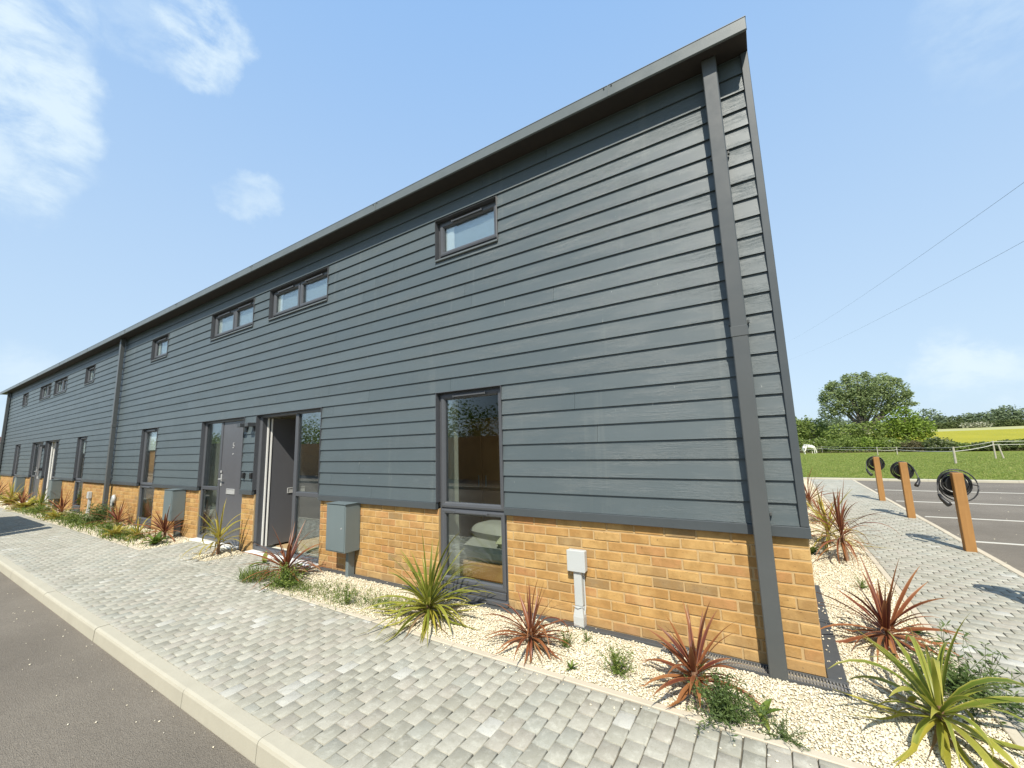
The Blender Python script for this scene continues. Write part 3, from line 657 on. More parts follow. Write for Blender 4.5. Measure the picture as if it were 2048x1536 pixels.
# pebbles
PHI=(1+5**.5)/2
ICO=np.array([(-1,PHI,0),(1,PHI,0),(-1,-PHI,0),(1,-PHI,0),(0,-1,PHI),(0,1,PHI),(0,-1,-PHI),(0,1,-PHI),(PHI,0,-1),(PHI,0,1),(-PHI,0,-1),(-PHI,0,1)])/math.sqrt(1+PHI*PHI)
IF=np.array([(0,11,5),(0,5,1),(0,1,7),(0,7,10),(0,10,11),(1,5,9),(5,11,4),(11,10,2),(10,7,6),(7,1,8),(3,9,4),(3,4,2),(3,2,6),(3,6,8),(3,8,9),(4,9,5),(2,4,11),(6,2,10),(8,6,7),(9,8,1)])
def pebbles(regs,name,label):
    P=[];Sz=[]
    for x0,x1,y0,y1,den,size,z in regs:
        n=int((x1-x0)*(y1-y0)*den); P.append(np.stack([rng.uniform(x0,x1,n),rng.uniform(y0,y1,n),z+rng.uniform(-.003,.006,n)],-1)); Sz.append(rng.uniform(.65,1.25,n)*size)
    P=np.concatenate(P);Sz=np.concatenate(Sz);n=len(P)
    q=rng.normal(size=(n,4)); q/=np.linalg.norm(q,axis=1)[:,None]; a,b,c,d=q.T
    RM=np.stack([1-2*(c*c+d*d),2*(b*c-a*d),2*(b*d+a*c),2*(b*c+a*d),1-2*(b*b+d*d),2*(c*d-a*b),2*(b*d-a*c),2*(c*d+a*b),1-2*(b*b+c*c)],-1).reshape(n,3,3)
    sc3=rng.uniform(.55,1.1,(n,3)); sc3[:,2]*=.7
    V=ICO[None]*(1+rng.uniform(-.18,.18,(n,12,1)))*sc3[:,None,:]*Sz[:,None,None]
    V=np.einsum('nij,nkj->nki',RM,V); V[:,:,2]*=.62; V+=P[:,None,:]
    F=(IF[None]+np.arange(n)[:,None,None]*12).reshape(-1,3); rr=np.repeat(rng.random(n),20)
    o=fast_mesh(name,V.reshape(-1,3),F,rr,PB); tag(o,label,'gravel',kind='stuff'); return o
s_=.0086
pebbles([(-2.9,.69,-.742,-.14,9500,s_,-.006),(-5.03,-2.9,-.742,-.075,4600,s_*1.1,-.006),(-2.9,-1.0,-.14,-.075,4500,s_,-.006),(.104,.69,-.742,1.9,9500,s_,-.006),(.01,.69,1.9,5.2,3800,s_*1.2,-.006),(.01,.69,5.2,13.8,1200,s_*1.6,-.006),
 (-14,-8.74,-.742,-.01,1500,s_*1.6,-.006),(-28,-14,-.742,-.01,700,s_*2.2,-.006),(-7.4,-6.97,-.58,-.08,3000,s_*1.3,0.0),(-7.75,-6.6,-.72,-.12,260,s_*1.1,.008),(-5.6,-5.05,-.70,-.1,700,s_*1.2,.006),
 (.02,.1,-.0,1.5,260,s_,.010),(-.9,.09,-.12,-.03,14,s_,.006),(-4,-1,-.07,-.02,60,s_,.010)],'white_gravel','cream white limestone chippings filling the planting beds round the building')
# loose stones on road and paving
def stones():
    n=55; P=np.stack([rng.uniform(-9,-2.2,n),-2.09-np.abs(rng.normal(0,.22,n)),np.full(n,-.096)],-1)
    P2=np.stack([rng.uniform(-5,.6,70),-.80-np.abs(rng.normal(0,.10,70)),np.full(70,.004)],-1); P3=np.stack([rng.uniform(1.95,5,60),rng.uniform(2,13.8,60),np.full(60,-.024)],-1)
    P=np.concatenate([P,P2,P3]); n=len(P); V=ICO[None]*(1+rng.uniform(-.25,.25,(n,12,1)))*rng.uniform(.002,.007,(n,1,1))*np.array([1.3,1,.6]); V=V+P[:,None,:]
    F=(IF[None]+np.arange(n)[:,None,None]*12).reshape(-1,3); o=fast_mesh('loose_stones',V.reshape(-1,3),F,np.repeat(rng.random(n),20),PB); tag(o,'scattered small pale stones on the asphalt and paving','stones',kind='stuff')
stones()

# ============================================================ PLANTS
RED=mat_leaf('purple red cordyline leaf',[(.085,.022,.020),(.17,.05,.032),(.29,.11,.048),(.42,.20,.075)],.3,.38,edge=((.42,.18,.07,1),(.46,.24,.09,1)))
GRE=mat_leaf('yellow green cordyline leaf',[(.10,.15,.022),(.19,.24,.035),(.34,.35,.05),(.50,.42,.06)],.35,.38,edge=((.46,.42,.09,1),(.50,.42,.10,1)))
YEL=mat_leaf('golden cordyline leaf',[(.20,.22,.035),(.36,.31,.045),(.46,.36,.05),(.26,.25,.05)],.35,.38,edge=((.50,.42,.12,1),(.46,.33,.10,1)))
STEM=mat_simple('brown plant stem',(.16,.085,.05,1),(.26,.15,.085,1),.8,30,.5)
WEED=mat_leaf('weed leaf',[(.055,.10,.015),(.10,.16,.025),(.16,.22,.035),(.24,.27,.06)],.3,.6,False)
FERN=mat_leaf('dark weed leaf',[(.05,.085,.018),(.08,.125,.03),(.12,.17,.045)],.25,.6,False)
def blade(mb,o,az,el,L_,w,droop,tw=0,n=9,r=None):
    vs=[];uv=[];p=Vector(o); e=el; dl=L_/n; r=random.random() if r is None else r; side0=Vector((-math.sin(az),math.cos(az),0)); az0=az
    for i in range(n+1):
        s=i/n; wd=w*(.55+.9*s if s<.35 else (.865)*(1-((s-.35)/.65)**1.7)+.002); wd=max(wd,.001)
        d=Vector((math.cos(az)*math.cos(e),math.sin(az)*math.cos(e),math.sin(e))); side=Vector((-math.sin(az),math.cos(az),0)); 
        up=side.cross(d)*-1; side=(side*math.cos(tw*s)+up*math.sin(tw*s)); nrm=d.cross(side)
        vs+= [p+side*wd*.5+nrm*wd*.16,p-nrm*wd*.0,p-side*wd*.5+nrm*wd*.16]; uv+=[(0,s),(.5,s),(1,s)]
        p=p+d*dl; e-=droop*dl*(.4+1.6*s)/L_*1.0; 
        if p.z<.012 and e<0: e=max(e,-.02); p.z=max(p.z,.012)
        az+=U(-.03,.03)
    fs=[]
    for i in range(n): a=i*3;fs+=[(a,a+1,a+4,a+3),(a+1,a+2,a+5,a+4)]
    mb.add([tuple(v) for v in vs],fs,r,uv)
DEAD=mat_leaf('dry brown leaf',[(.16,.10,.05),(.27,.18,.09),(.38,.28,.15)],.2,.7)
def cordyline(x,y,mat,lab,size=.5,nb=55,h0=.06,w=.028,seed=0,low=0.0,curl=1.0,group='spiky cordyline plants in the gravel',name='cordyline',z=0.0,bent=.08):
    random.seed(seed+11); t=empty(name,(x,y,z),label=lab,cat='plant',group=group); t.rotation_euler=(U(-.06,.06),U(-.06,.06),0)
    m=MB(); crowns=[(0,0)]+([(U(-.03,.03),U(-.03,.03))] if seed%3==0 else [])
    for i in range(nb):
        q=i/nb; az=i*2.39996+U(-.45,.45); el=R(84)-(q**.72)*R(84+28*low)+U(-.16,.16); L_=size*random.choice((1,1,1,.8,.62))*U(.82,1.15)*(1.0-.08*q)
        dr=(.9*q+abs(random.gauss(0,.45)))*curl*1.2; n=9; c=crowns[i%len(crowns)]
        if random.random()<bent: dr+=U(1.2,2.4)
        blade(m,(c[0]+math.cos(az)*.012,c[1]+math.sin(az)*.012,h0*(1-.55*q)),az,el,L_,w*U(.6,1.15),dr,U(-.9,.9),r=min(1,max(0,U(0,1)*.7+q*.32)))
    m.build('leaves',mat,t,uv=True,smooth=True)
    m=MB()
    for i in range(max(6,nb//6)): az=U(0,6.28); blade(m,(math.cos(az)*.012,math.sin(az)*.012,h0*U(.2,.6)),az,R(U(-25,25)),size*U(.4,.9),w*U(.4,.75),U(.2,2.2),U(-2,2))
    m.build('dead_leaves',DEAD,t,uv=True,smooth=True)
    m=MB(); m.tube([(0,0,-.02),(.004,.002,h0*.4),(0,0,h0+.02)],[.026,.022,.016],8); m.build('stem',STEM,t)
    return t
cordyline(-2.83,-.50,GRE,'large yellow green spiky cordyline left of the tall near window',.62,96,.13,.032,1,.3,.9)
cordyline(-1.80,-.50,RED,'red brown cordyline below the white cable box and tall window',.40,62,.09,.024,2,.2,.8)
cordyline(-.66,-.56,RED,'large bronze cordyline nearest the front of the corner downpipe',.40,42,.14,.036,3,.35,.8)
cordyline(-5.20,-.42,RED,'dark purple cordyline in front of the open door sidelight',.55,80,.10,.030,4,.2,.8)
cordyline(-7.20,-.34,YEL,'golden cordyline on a leaning stem between the two near doors',.55,34,.26,.040,5,.1,1.3)
cordyline(-9.45,-.26,RED,'red cordyline under the second meter cabinet',.55,44,.16,.034,6,0,.6)
cordyline(-10.0,-.48,YEL,'yellow green cordyline left of the second meter cabinet',.42,34,.08,.03,7,0,.8)
cordyline(-12.1,-.22,RED,'red cordyline against the brick right of the middle downpipe',.56,44,.12,.032,8,0,.6)
cordyline(-16.0,-.35,RED,'red cordyline below the first window of the far unit',.62,40,.12,.036,9,0,.6)
cordyline(-18.3,-.35,GRE,'green cordyline in front of the far white door',.62,44,.12,.036,10,0,.8)
cordyline(-20.3,-.40,RED,'low red cordyline between the far doors',.55,44,.10,.034,12,.1,.8)
cordyline(-22.9,-.30,YEL,'yellow cordyline below the farthest meter cabinet',.66,36,.14,.04,13,0,.8)
cordyline(-25.6,-.32,RED,'red cordyline at the far left end of the bed',.62,40,.12,.036,14,0,.6)
cordyline(.42,.70,RED,'large red cordyline on the gravel beside the gable wall',.47,58,.12,.030,15,.3,.75)
cordyline(.43,-.30,GRE,'big broad leaved green cordyline at the bottom right corner',.56,46,.11,.040,16,.55,1.35,bent=.25)
t=cordyline(.45,3.05,RED,'tall stemmed red cordyline along the side path',.55,56,.40,.026,17,.35,.9)
cordyline(.36,3.9,YEL,'golden cordyline behind the tall stemmed red one by the gable',.68,64,.22,.026,18,.3,1.0)
cordyline(.42,5.6,RED,'small red cordyline further along the gable bed',.5,44,.1,.026,19,.2,.8)
cordyline(.36,7.4,RED,'farthest red cordyline beside the gable wall',.62,44,.15,.03,20,.1,.7)

def weed(x,y,lab,kind='feather',size=.2,n=60,mat=None,seed=0,group='weeds growing in the gravel',h=1.0,cat='weed',name='weed'):
    random.seed(seed+500); mat=mat or WEED; m=MB()
    if kind=='feather':
        for i in range(n):
            az=U(0,6.28); el=R(U(15,88)); L_=size*U(.5,1.1); p=Vector((U(-.15,.15)*size,U(-.15,.15)*size,0)); d=Vector((math.cos(az)*math.cos(el),math.sin(az)*math.cos(el),math.sin(el)*h)); pts=[p]
            for k in range(5): d=(d+Vector((U(-.2,.2),U(-.2,.2),U(-.15,.12)))).normalized(); p=p+d*L_/5; pts.append(p.copy())
            m.tube(pts,.0012,3,U(.2,.6),False)
            for q in pts[1:]:
                for s in range(4):
                    dd=Vector((U(-1,1),U(-1,1),U(-.4,1))).normalized(); ll=size*U(.06,.16); sd=dd.orthogonal().normalized()*ll*.12; a=q+dd*ll*.5
                    m.add([tuple(q),tuple(a+sd),tuple(q+dd*ll),tuple(a-sd)],[(0,1,2,3)])
    elif kind=='broad':
        for i in range(n):
            az=i*2.4+U(-.3,.3); blade(m,(0,0,.004),az,R(U(12,60)),size*U(.6,1.1),size*U(.22,.34),U(.3,1.2),0,6)
    elif kind=='grass':
        for i in range(n):
            az=U(0,6.28); rr=size*math.sqrt(U(0,1)); blade(m,(math.cos(az)*rr*.8,math.sin(az)*rr*.6,0),U(0,6.28),R(U(35,85)),U(.06,.16)*h,.005,U(.4,1.6),0,4)
    o=m.build(name,mat,loc=(x,y,0),uv=True); tag(o,lab,cat,group); return o
weed(-1.12,-.56,'feathery green weed standing between the red cordylines','feather',.17,46,None,1,h=1.4)
weed(-1.40,-.66,'small flat weed rosette near the paving edge','broad',.07,9,None,2)
weed(-1.56,-.40,'thin weed beside the red cordyline under the cable box','feather',.12,26,None,3,h=1.5)
weed(-1.46,-.24,'tiny weed at the foot of the white conduit','feather',.08,18,None,4)
weed(-.50,-.70,'dense dark green weed clump under the bronze cordyline','feather',.22,110,FERN,5)
weed(-.33,-.60,'single pale green broad leaf weed near the drain','broad',.16,4,None,6)
weed(-.22,-.72,'low creeping weed along the edging near the corner','feather',.12,30,FERN,7,h=.3)
weed(.66,.16,'bushy dark fern like weed spilling onto the side path','feather',.32,90,FERN,8,h=.4)
weed(.45,2.0,'small pale weed in the gravel beside the gable','feather',.11,26,None,9)
weed(.12,3.2,'broad leaved weed against the gable brick','broad',.20,10,None,10)
weed(.62,1.0,'weed with round leaves beside the large red side cordyline','broad',.14,8,FERN,11)
weed(-6.05,-.26,'single upright broad green leaf by the door step','broad',.24,3,None,12,h=1)
weed(-5.45,-.66,'yellow green leafy clump spilling over the paving by the open door','grass',.28,480,None,13,h=1.3)
weed(-4.85,-.62,'light green feathery mat in front of the near meter cabinet','feather',.26,100,None,14,h=.5)
weed(-3.75,-.66,'upright weed at the paving edge below the meter cabinet','feather',.18,22,None,15,h=1.6)
weed(-9.05,-.50,'bright green leafy clump at the right end of the left bed','broad',.26,24,None,16)
weed(-10.6,-.62,'yellow green clump near the edge of the left bed','broad',.30,26,YEL,17)
weed(-12.9,-.36,'tall feathery green shrub beside the middle downpipe','feather',.46,110,FERN,18,h=1.3)
weed(-13.9,-.52,'low feathery green shrub left of the middle downpipe','feather',.34,70,None,19,h=.7)
weed(-15.2,-.56,'yellow green clump below the far unit brick','broad',.34,26,YEL,20)
weed(-17.2,-.52,'loose green clump in front of the third meter cabinet','feather',.36,60,None,21,h=.6)
weed(-19.2,-.50,'yellow leafy clump by the far doors','broad',.5,46,YEL,22)
weed(-21.6,-.50,'straw coloured clump near the far closed door','broad',.5,40,YEL,23)
weed(-24.2,-.45,'small green clump toward the far left end','feather',.3,50,None,24,h=.6)
weed(-11.4,-.55,'mixed green clump in the middle of the left bed','feather',.28,60,None,25,h=.6)
# ground cover mat
def groundcover():
    m=MB(); random.seed(900)
    for i in range(2600):
        c=random.choice([(-4.35,-.52,.42,.16),(-3.85,-.52,.42,.15),(-4.7,-.62,.3,.1),(-3.4,-.45,.25,.1),(-13,-.5,1.2,.2),(-15,-.5,1.5,.2),(-18,-.5,1.5,.2),(-10.5,-.5,.9,.2)])
        x=random.gauss(c[0],c[2]*.6);y=max(-.79,min(-.1,random.gauss(c[1],c[3]*.8))); sz=.8 if c[0]>-6 else 2.4
        for k in range(2): blade(m,(x+U(-.01,.01),y+U(-.01,.01),0),U(0,6.28),R(U(20,85)),U(.02,.07)*sz,.006*sz,U(.3,1.5),0,3)
    o=m.build('ground_cover',WEED,uv=True); tag(o,'low green weedy mat creeping through the gravel beds','ground cover',kind='stuff')
groundcover()

# ============================================================ CHARGING POSTS
def charging_post(x,y,lab,plug,extra,seed):
    random.seed(seed); t=empty('cable_post',(x,y,0),label=lab,cat='post',group='wooden posts with coiled charging cables')
    MB().box(-.05,.05,-.05,.05,-.1,.945,c=.005).build('post',POSTW,t)
    m=MB(); c=Vector((.0,.095,.80)); 
    m.tube([(0,.05,.80),(0,.075,.80)],.10,20); m.tube([(0,.075,.80),(0,.17,.80)],.075,20); m.tube([(0,.17,.80),(0,.185,.80)],.10,20); m.build('cable_holder',BLACK,t)
    m=MB(); pts=[]; turns=6; n=turns*22
    for i in range(n+1):
        a=i/22*2*math.pi; rr=.134+.014*math.sin(i*.13)+.010*math.sin(i*.047+1); pts.append((rr*math.cos(a)+.004*math.sin(i*.3),.085+.085*(i/n)+.01*math.sin(a*.5),.80+rr*1.04*math.sin(a)-.006))
    if extra:
        for i in range(23): a=i/22*2*math.pi; pts.append((.03+.185*math.cos(a),.15+.03*math.sin(a),.775+.20*math.sin(a)))
    m.tube(pts,.0078,7,.5)
    s=plug; ox=s*.155; m.tube([(ox*.95,.12,.86),(ox*1.12,.08,.74),(ox*1.2,.03,.66),(ox*1.0,0.0,.60)],.0085,7,.5); m.build('cable',BLACK,t,smooth=True)
    m=MB(); m.tube([(ox*1.18,.035,.67),(ox*1.1,.005,.62),(ox*.86,-.03,.565),(ox*.78,-.045,.545)],[.017,.024,.033,.030],12); m.build('connector',BLACK,t,smooth=True)
charging_post(1.775,4.16,'tallest looking wooden cable post nearest the camera with two loose cable loops',-1,True,1)
charging_post(1.745,6.60,'middle wooden cable post with its plug hanging on the right',1,False,2)
charging_post(1.740,8.86,'farthest wooden cable post with a tight black coil',-1,False,3)
charging_post(1.76,1.72,'wooden cable post just outside the right edge casting its shadow on the path',1,False,4)

# ============================================================ MEADOW THINGS
def farpt(x0,y0):
    # ground point of the falling meadow seen along the same sight line as flat point (x0,y0)
    C=Vector((-.11575,-3.31591,1.47627)); d=Vector((x0,y0,0))-C
    t=1.0
    for _ in range(40):
        p=C+d*t; z=terr(p.x,p.y) if p.y>14.3 else 0; t=(C.z-z)/C.z
    return C+d*t
def grass_tufts():
    n=60000; X=rng.uniform(0,1,n);Y=14.35+ (rng.random(n)**1.7)*27; th=np.radians(2+X*19); Xw=-.1+(Y+3.3)*np.tan(th)
    V=[];F=[];Rn=[];k=0
    zz=np.array([terr(1,y) for y in Y]); h=rng.uniform(.012,.042,n); az=rng.uniform(0,6.28,n); wd=rng.uniform(.004,.012,n)*(1+(Y-14)*.05)
    lean=rng.uniform(-.06,.06,(n,2))
    a=np.stack([Xw-np.cos(az)*wd,Y-np.sin(az)*wd,zz-.005],-1); b=np.stack([Xw+np.cos(az)*wd,Y+np.sin(az)*wd,zz-.005],-1); c=np.stack([Xw+lean[:,0],Y+lean[:,1],zz+h],-1)
    V=np.stack([a,b,c],1).reshape(-1,3); F=np.arange(3*n).reshape(-1,3)
    mt=mat_leaf('meadow blade',[(.12,.19,.03),(.20,.28,.05),(.28,.34,.08),(.40,.37,.13)],.35,.6,False)
    o=fast_mesh('meadow_grass',V,F,rng.random(n),mt); tag(o,'short bright green meadow grass beyond the car park','grass',kind='stuff')
grass_tufts()
TAPE=mat_simple('white fence tape',(.62,.60,.52,1),(.72,.70,.62,1),.7,10); PW=mat_wood('weathered grey timber',(.34,.31,.24,1),(.48,.44,.36,1))
fp=[(2.992,38.135,.60,0,.028),(5.464,32.45,.60,0,.035),(6.665,33.78,.55,0,.035),(6.635,23.17,.74,0,.05),(9.235,27.62,.92,0,.04),(9.5,27.58,.70,-.12,.04)]
fence=empty('paddock_fence',(0,0,0),label='low white tape fence on thin posts across the meadow',cat='fence')
tops=[]
for x,y,h,ln,r_ in fp:
    p=farpt(x,y); hh=h*1.08
    MB().tube([(p.x,p.y,p.z-.1),(p.x+ln,p.y,p.z+hh)],[r_,r_*.85],8).build('fence_post',PW,fence); tops.append(Vector((p.x+ln,p.y,p.z+hh)))
p0=farpt(.9,38.5); st=Vector((p0.x-1.2,p0.y,p0.z+.40))
def wire(a,b,sag,r_,mat,par,name,n=14):
    pts=[a.lerp(b,i/n)-Vector((0,0,sag*4*(i/n)*(1-i/n))) for i in range(n+1)]; m=MB(); m.tube(pts,r_,5); return m.build(name,mat,par)
for z,s in ((-.12,.03),(-.30,.05)):
    prev=st+Vector((0,0,.0+z+.15))
    for tp in (tops[0],tops[1],tops[2],tops[3],tops[4]): q=tp+Vector((0,0,z+.08)); wire(prev,q,s,.008 if z>-.2 else .014,TAPE,fence,'fence_tape'); prev=q
    wire(prev,prev+Vector((9,4,.2)),.1,.012,TAPE,fence,'fence_tape')

# horse: one skinned body
def horse():
    p=farpt(2.06,36.3); s=.64
    t=empty('horse',(p.x,p.y,p.z),label='white horse grazing head down beside the paddock fence',cat='horse'); t.scale=(s,s,s); t.rotation_euler=(0,0,R(38))
    V=[(-.62,0,1.14,.29),(-.25,0,1.05,.32),(.15,0,1.04,.32),(.5,0,1.10,.28),(.72,0,1.02,.17),(.92,0,.72,.115),(1.04,0,.45,.095),(1.08,0,.30,.10),(1.10,0,.14,.07),(1.11,0,.05,.055)]
    E=[(i,i+1) for i in range(9)]
    def leg(root,pts):
        nonlocal V,E
        k=root
        for q in pts: V.append(q); E.append((k,len(V)-1)); k=len(V)-1
    for sy_,dx in ((.15,.0),(-.15,.12)): leg(3,[(.52+dx*.3,sy_,.85,.11),(.54+dx,sy_,.48,.06),(.54+dx,sy_,.22,.04),(.56+dx,sy_,.06,.05),(.60+dx,sy_,.02,.055)])
    for sy_,dx in ((.16,.0),(-.16,-.14)): leg(0,[(-.66+dx*.3,sy_,.88,.15),(-.60+dx,sy_,.62,.09),(-.76+dx,sy_,.42,.055),(-.72+dx,sy_,.20,.04),(-.70+dx,sy_,.06,.05),(-.66+dx,sy_,.02,.055)])
    me=bpy.data.meshes.new('body'); me.from_pydata([v[:3] for v in V],E,[]); o=bpy.data.objects.new('body',me); COL.objects.link(o); o.parent=t
    md=o.modifiers.new('skin','SKIN'); me.skin_vertices.new() if not me.skin_vertices else None
    for i,v in enumerate(V): sv=me.skin_vertices[0].data[i]; sv.radius=(v[3],v[3]); sv.use_root=(i==1)
    md.use_smooth_shade=True; o.modifiers.new('sub','SUBSURF').levels=2; o.modifiers['sub'].render_levels=2
    me.materials.append(mat_simple('white horse coat',(.68,.66,.58,1),(.78,.76,.68,1),.8,5))
    m=MB(); m.tube([(-.86,0,1.22),(-.98,0,1.0),(-1.0,0,.6),(-.98,0,.4)],[.05,.06,.07,.03],8); m.build('tail',WHITE,t,smooth=True)
    m=MB()
    for k in range(10): x=.5+.045*k; z=1.36-.075*k; m.tube([(x,0,z),(x+.03,.05,z-.03),(x+.0,.12,z-.16)],[.02,.018,.008],5)
    m.build('mane',WHITE,t)
    m=MB(); 
    for s2 in(-1,1): m.tube([(1.0,s2*.06,.46),(.94,s2*.09,.56)],[.03,.006],6)
    m.build('ears',WHITE,t)
horse()

# ---- trees and bushes
def crown_mesh(blobs,n,size,seed,flat=.5):
    r_=np.random.default_rng(seed); B=np.array(blobs,float); wts=(B[:,3]*B[:,4]*B[:,5])**.66; wts/=wts.sum(); idx=r_.choice(len(B),n,p=wts)
    d=r_.normal(size=(n,3)); d/=np.linalg.norm(d,axis=1)[:,None]; rad=r_.uniform(.35,1.0,n)**.55
    # lumpy surface
    lump=1+.18*np.sin(d[:,0]*7+seed)*np.sin(d[:,2]*6+seed*2)+.12*np.sin(d[:,1]*11+d[:,2]*9)
    P=B[idx,:3]+d*(rad*lump)[:,None]*B[idx,3:6]
    nrm=d*.6+r_.normal(size=(n,3))*.7; nrm/=np.linalg.norm(nrm,axis=1)[:,None]
    a=np.cross(nrm,np.array([0,0,1.0])+r_.normal(size=(n,3))*.3); a/=np.linalg.norm(a,axis=1)[:,None]; b=np.cross(nrm,a)
    sz=size*r_.uniform(.5,1.3,n)[:,None]
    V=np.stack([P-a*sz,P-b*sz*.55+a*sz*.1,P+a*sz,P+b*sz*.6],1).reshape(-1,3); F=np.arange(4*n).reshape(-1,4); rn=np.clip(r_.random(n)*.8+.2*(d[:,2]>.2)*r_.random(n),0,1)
    return V,F,rn
def leafmat(name,a,b,c,tr=.3): return mat_leaf(name,[a,b,c],tr,.65,False)
LF=dict(poplar=leafmat('grey green poplar leaves',(.14,.18,.07),(.22,.28,.11),(.33,.39,.18)),mid=leafmat('mid green hedge leaves',(.105,.15,.03),(.17,.23,.05),(.27,.33,.085)),
 dark=leafmat('dark hedge leaves',(.07,.095,.03),(.11,.14,.045),(.16,.195,.07)),bright=leafmat('bright green leaves',(.11,.175,.02),(.18,.26,.035),(.27,.35,.06)),brown=leafmat('brownish scrub leaves',(.075,.065,.03),(.12,.105,.045),(.17,.16,.07)),far=leafmat('haze lightened far leaves',(.12,.165,.09),(.165,.215,.115),(.22,.27,.15)),  # far leaves are paler: distance haze is put into their colour
 blossom=leafmat('cream hawthorn blossom',(.10,.14,.04),(.42,.42,.30),(.62,.60,.48)))
BARK=mat_wood('grey bark',(.10,.085,.065,1),(.18,.155,.12,1))
ZS=dict(broadleaf_tree=.94)
def tree(name,x,y,lab,blobs,n,size,mat,seed,trunk=(.3,1.5),group=None,cat='tree',limbs=5,blossom=0):
    z=terr(x,y); t=empty(name,(x,y,z),label=lab,cat=cat,group=group); t.scale=(1,1,ZS.get(name,1))
    V,F,rn=crown_mesh(blobs,n,size,seed); fast_mesh('crown',V,F,rn,LF[mat],t)
    random.seed(seed); m=MB(); r0,h=trunk; m.tube([(0,0,-.3),(.05,0,h*.5),(0,0,h)],[r0*1.25,r0,r0*.8],8)
    for k in range(limbs):
        b=random.choice(blobs); e=Vector((b[0]+U(-.5,.5)*b[3],b[1]+U(-.5,.5)*b[4],b[2]+U(-.2,.5)*b[5])); s=Vector((0,0,h*U(.6,1))); mid=s.lerp(e,.5)+Vector((U(-.2,.2),0,U(-.2,.3)))
        m.tube([s,mid,e],[r0*.5,r0*.3,r0*.08],6)
    m.build('trunk',BARK,t)
    if blossom:
        V,F,rn=crown_mesh([(b[0],b[1]-.25*b[4],b[2]+.1,b[3]*1.02,b[4],b[5]*1.02) for b in blobs],blossom,size*.8,seed+77); fast_mesh('blossom',V,F,rn,LF['blossom'],t)
# big tree: domed crown on fanned limbs (y=58)
bx,by=8.6,58
random.seed(5); blobs=[]
blobs+= [(-2.4,0,6.0,1.5,1.6,1.7),(-1.2,0,7.1,1.7,1.8,1.5),(.4,0,7.5,1.8,1.9,1.45),(1.9,0,7.5,1.7,1.8,1.4),(3.0,0,6.6,1.4,1.5,1.6),(-.2,0,5.9,2.0,2.0,1.5),(1.5,0,6.1,1.8,1.8,1.2),(-3.1,0,4.4,1.0,1.1,.9),(-1.7,0,4.7,1.2,1.2,.9),(.6,0,4.5,1.1,1.2,1.1),(3.2,0,5.2,1.3,1.2,.7),(2.3,0,4.6,.9,1.0,.6),(4.3,0,5.0,.7,.6,.25)]
for k in range(16): a=U(0,math.pi); blobs.append((.4+math.cos(a)*3.7,U(-.8,.8),6.0+math.sin(a)*2.9,.5,.5,.42))
tree('broadleaf_tree',bx,by,'large round topped tree with limbs showing, rising behind the meadow hedge',blobs,21000,.108,'poplar',3,(.28,2.6),limbs=26)
tree('bushy_tree',11.6,56,'bright green conical bushy tree right of the large round tree',[(0,0,2.9,1.5,1.5,1.5),(-1.0,0,2.2,1.6,1.5,1.3),(1.1,0,2.1,1.5,1.4,1.2),(.1,0,1.2,2.4,1.6,1.3),(.1,0,3.9,.7,.7,.6)],4500,.13,'bright',4)
tree('bushy_tree',7.6,55,'dark green bush filling the foot of the large round tree',[(-1.2,0,1.6,1.9,1.5,1.3),(.9,0,1.8,1.7,1.5,1.2),(0,0,.8,2.8,1.6,1.0)],4200,.13,'mid',5)
tree('bushy_tree',3.9,60,'pale green rounded tree at the left beside the building edge',[(0,0,2.2,1.8,1.6,1.6),(-1.6,0,2.4,1.6,1.6,1.6),(1.5,0,1.6,1.4,1.3,1.2)],3800,.13,'mid',6)
tree('bushy_tree',1.4,61,'green tree half hidden behind the building corner',[(0,0,2.4,2,1.6,1.9),(2,0,1.8,1.6,1.6,1.4)],2600,.14,'poplar',16)
HG='hedgerow bushes behind the paddock'
hb=[(2.0,49,1.3,1.25,'mid','hawthorn bush behind the grazing horse',60),(3.6,49.5,1.35,1.2,'mid','hawthorn bush with cream blossom left of the big tree',90),(5.6,48.5,1.55,1.25,'mid','large glossy green bush in the middle of the hedge',20),(7.4,48.8,1.4,1.15,'bright','lighter green bush below the big tree trunk',0),(9.1,49,1.3,1.05,'mid','spreading bush with a few white flowers below the bushy tree',60),
 (10.7,48.6,1.2,.8,'brown','brownish scrub bush left of the blossoming hawthorn',0),(12.0,47.4,1.0,1.0,'dark','dark hawthorn covered with cream blossom in front of the yellow field',170),(13.3,48,1.1,.65,'mid','low green bush right of the blossoming hawthorn',0),(14.6,48,1.2,.62,'dark','low dark scrub behind the tall fence post',0),(16.0,48,1.2,.72,'dark','dark bush below the yellow field',0),(17.4,48.2,1.3,.85,'mid','rightmost green bush in the hedge',0),(19.2,48.5,1.4,.8,'mid','bush at the right frame edge of the hedge',0)]
for i,(x,y,w_,h_,mt,lab,bl) in enumerate(hb):
    tree('hedge_bush',x,y,lab,[(0,0,h_*.55,w_,1.0,h_*.62),(-w_*.5,0,h_*.5,w_*.6,.8,h_*.6),(w_*.5,.2,h_*.45,w_*.6,.8,h_*.62),(U(-.3,.3),-.2,h_*.9,w_*.45,.6,h_*.4)],2300,.085,mt,30+i,(.08,.5),HG,'bush',4,bl)
# undergrowth strip
o=None
V,F,rn=crown_mesh([(x,47.6+.3*math.sin(x),-.15+terr(x,47),.9,.4,.38) for x in np.arange(0,24,1.1)],6500,.07,91); tag(fast_mesh('hedge_undergrowth',V,F,rn,LF['brown']),'brown scrubby undergrowth along the foot of the hedge','undergrowth',kind='stuff')
